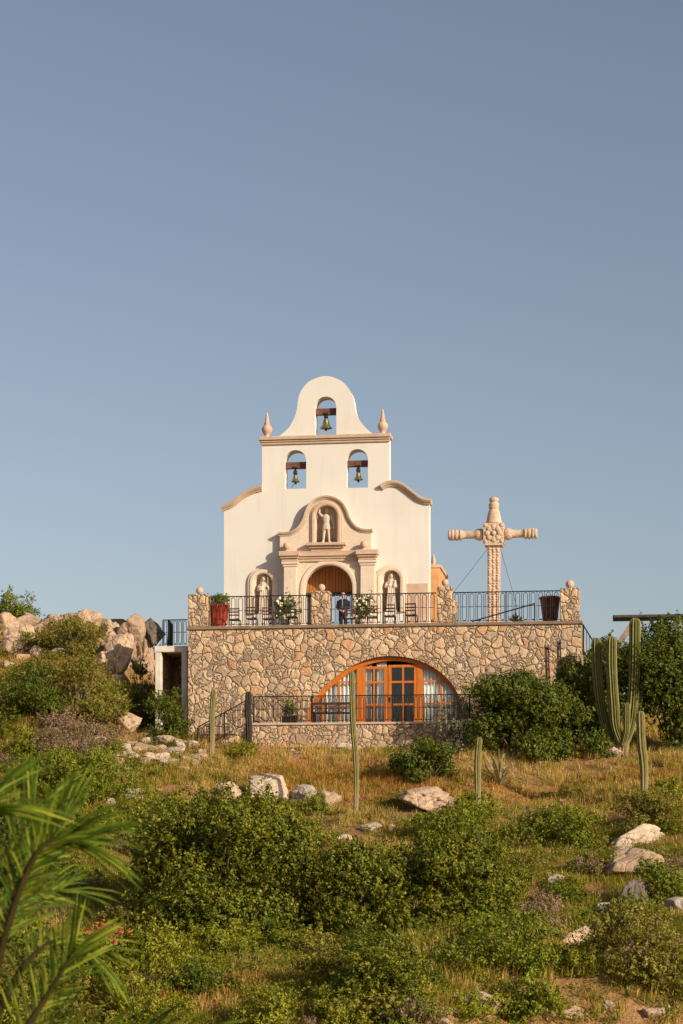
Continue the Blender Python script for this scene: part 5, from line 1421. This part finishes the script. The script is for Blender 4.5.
# ------------------------------------------------------------------ palm in the near left corner
YP = 7.0
def PP(px, py, dy=0): return at(px, py, YP+dy)
pc = PP(-25, 1075)
pg = ground(pc.x, YP)
pm = wthing("palm_tree", "feathery palm close by at the left edge, out of focus", "palm tree", (pc.x, YP, pg))
B0 = Vector((pc.x, YP, pg))
mm = MB(); n = 16
mm.lathe([(.11*(1.15-.3*i/n)*(1+.10*(i % 2)), (pc.z-pg)*i/n) for i in range(n+1)], (0,0,0), 14); mm.build("trunk", "palm_bark", pm, base=(0,0,0), fix=True)
def frond(P_, label_seed, llen, n=34, width=.011, start=.22, droop=.25, side=(1,1), flat=None):
    """pinnate frond: a rachis with paired narrow leaflets"""
    rnd = random.Random(label_seed); P = [Vector(p) for p in P_]; Q = []
    for i in range(len(P)-1):
        a = P[max(i-1,0)]; b = P[i]; c = P[i+1]; d = P[min(i+2,len(P)-1)]
        for k in range(8):
            t_ = k/8; Q.append(.5*((2*b)+(c-a)*t_+(2*a-5*b+4*c-d)*t_*t_+(3*b-a-3*c+d)*t_**3))
    Q.append(P[-1]); N = len(Q)
    mm = MB(); mm.tube([q-B0 for q in Q], [.019*(1-.75*i/(N-1)) for i in range(N)], 7)
    fr_ = mm.build("frond", "palm_stem", pm, base=(0,0,0), fix=False)
    ml = MB()
    for i in range(n):
        q = start+(1-start)*i/(n-1); fi = q*(N-1); a = int(min(N-2, fi)); c = Q[a].lerp(Q[a+1], fi-a); t_ = (Q[a+1]-Q[a]).normalized()
        nrm = (flat or Vector((.2,-.9,.45))); nrm = (nrm-t_*nrm.dot(t_)).normalized(); sd = t_.cross(nrm)
        for sgn in (-1,1):
            if not side[0 if sgn < 0 else 1]: continue
            L = llen*(.55+.45*math.sin(math.pi*min(1,.25+.75*(1-abs(2*q-1.1)))))*rnd.uniform(.8,1.1)
            d = (sd*sgn*(1.0-.55*q)+t_*(.55+.7*q)+nrm*rnd.gauss(.05,.38)+t_*rnd.gauss(0,.12)).normalized(); w = width*rnd.uniform(.8,1.2)
            wv_ = d.cross(nrm).normalized()
            p1 = c+d*L*.45; p2 = c+d*L*.8+Vector((0,0,-droop*L*.25)); p3 = c+d*L+Vector((0,0,-droop*L*.5))
            ml.add([c-wv_*w*.5-B0, c+wv_*w*.5-B0, p1+wv_*w-B0, p2+wv_*w*.75-B0, p3-B0, p2-wv_*w*.75-B0, p1-wv_*w-B0, p1+nrm*w*.5-B0], [(0,1,2,7),(0,7,6),(7,2,3),(6,7,5),(7,3,5),(3,4,5)])
    ml.build("leaflets", "palm_leaf", fr_, base=(0,0,0), fix=False)
frond([PP(-25,1075), PP(-10,1000), PP(8,925), PP(32,862), PP(52,840), PP(76,840)], 1, .28, 56, .0038, .36)
frond([PP(-25,1075), PP(-18,980,.2), PP(-4,900,.4), PP(16,848,.5), PP(34,812,.6)], 2, .33, 40, .0038, .42)
frond([PP(-25,1075), PP(-45,960,-.2), PP(-60,880,-.3), PP(-44,822,-.3), PP(-16,805,-.3)], 3, .33, 42, .0038, .38)
frond([PP(-25,1075), PP(30,1046,-.5), PP(85,1040,-.8), PP(140,1042,-1.0), PP(195,1052,-1.1)], 4, .32, 46, .004, .2, .1, (1,1), Vector((0,-1,.1)))
frond([PP(-25,1075), PP(-12,1000,.1), PP(2,930,.2), PP(24,875,.2), PP(44,846,.2), PP(58,832,.2)], 10, .31, 38, .0038, .5, .15)
frond([PP(-25,1075), PP(10,1050,.3), PP(38,1010,.4), PP(60,975,.4), PP(74,950,.4)], 11, .27, 36, .0038, .3, .15)
frond([PP(-25,1075), PP(0,1010,.4), PP(25,965,.7), PP(58,940,1.0), PP(92,952,1.1)], 5, .27, 40, .0038, .40, .35)
frond([PP(-25,1075), PP(-30,1000,.6), PP(-15,940,.9), PP(18,900,1.2), PP(60,890,1.4)], 9, .29, 40, .0038, .40, .3)
frond([PP(-25,1075), PP(-80,1010,.4), PP(-140,970,.6), PP(-190,985,.7)], 6, .3, 30, .008, .3)
frond([PP(-25,1075), PP(-60,1120,.6), PP(-90,1200,.9), PP(-110,1290,1.0)], 7, .3, 30, .008, .3)
frond([PP(-25,1075), PP(20,1090,-.5), PP(60,1150,-.9), PP(80,1230,-1.1)], 8, .3, 30, .008, .3)
bpy.context.view_layer.update()
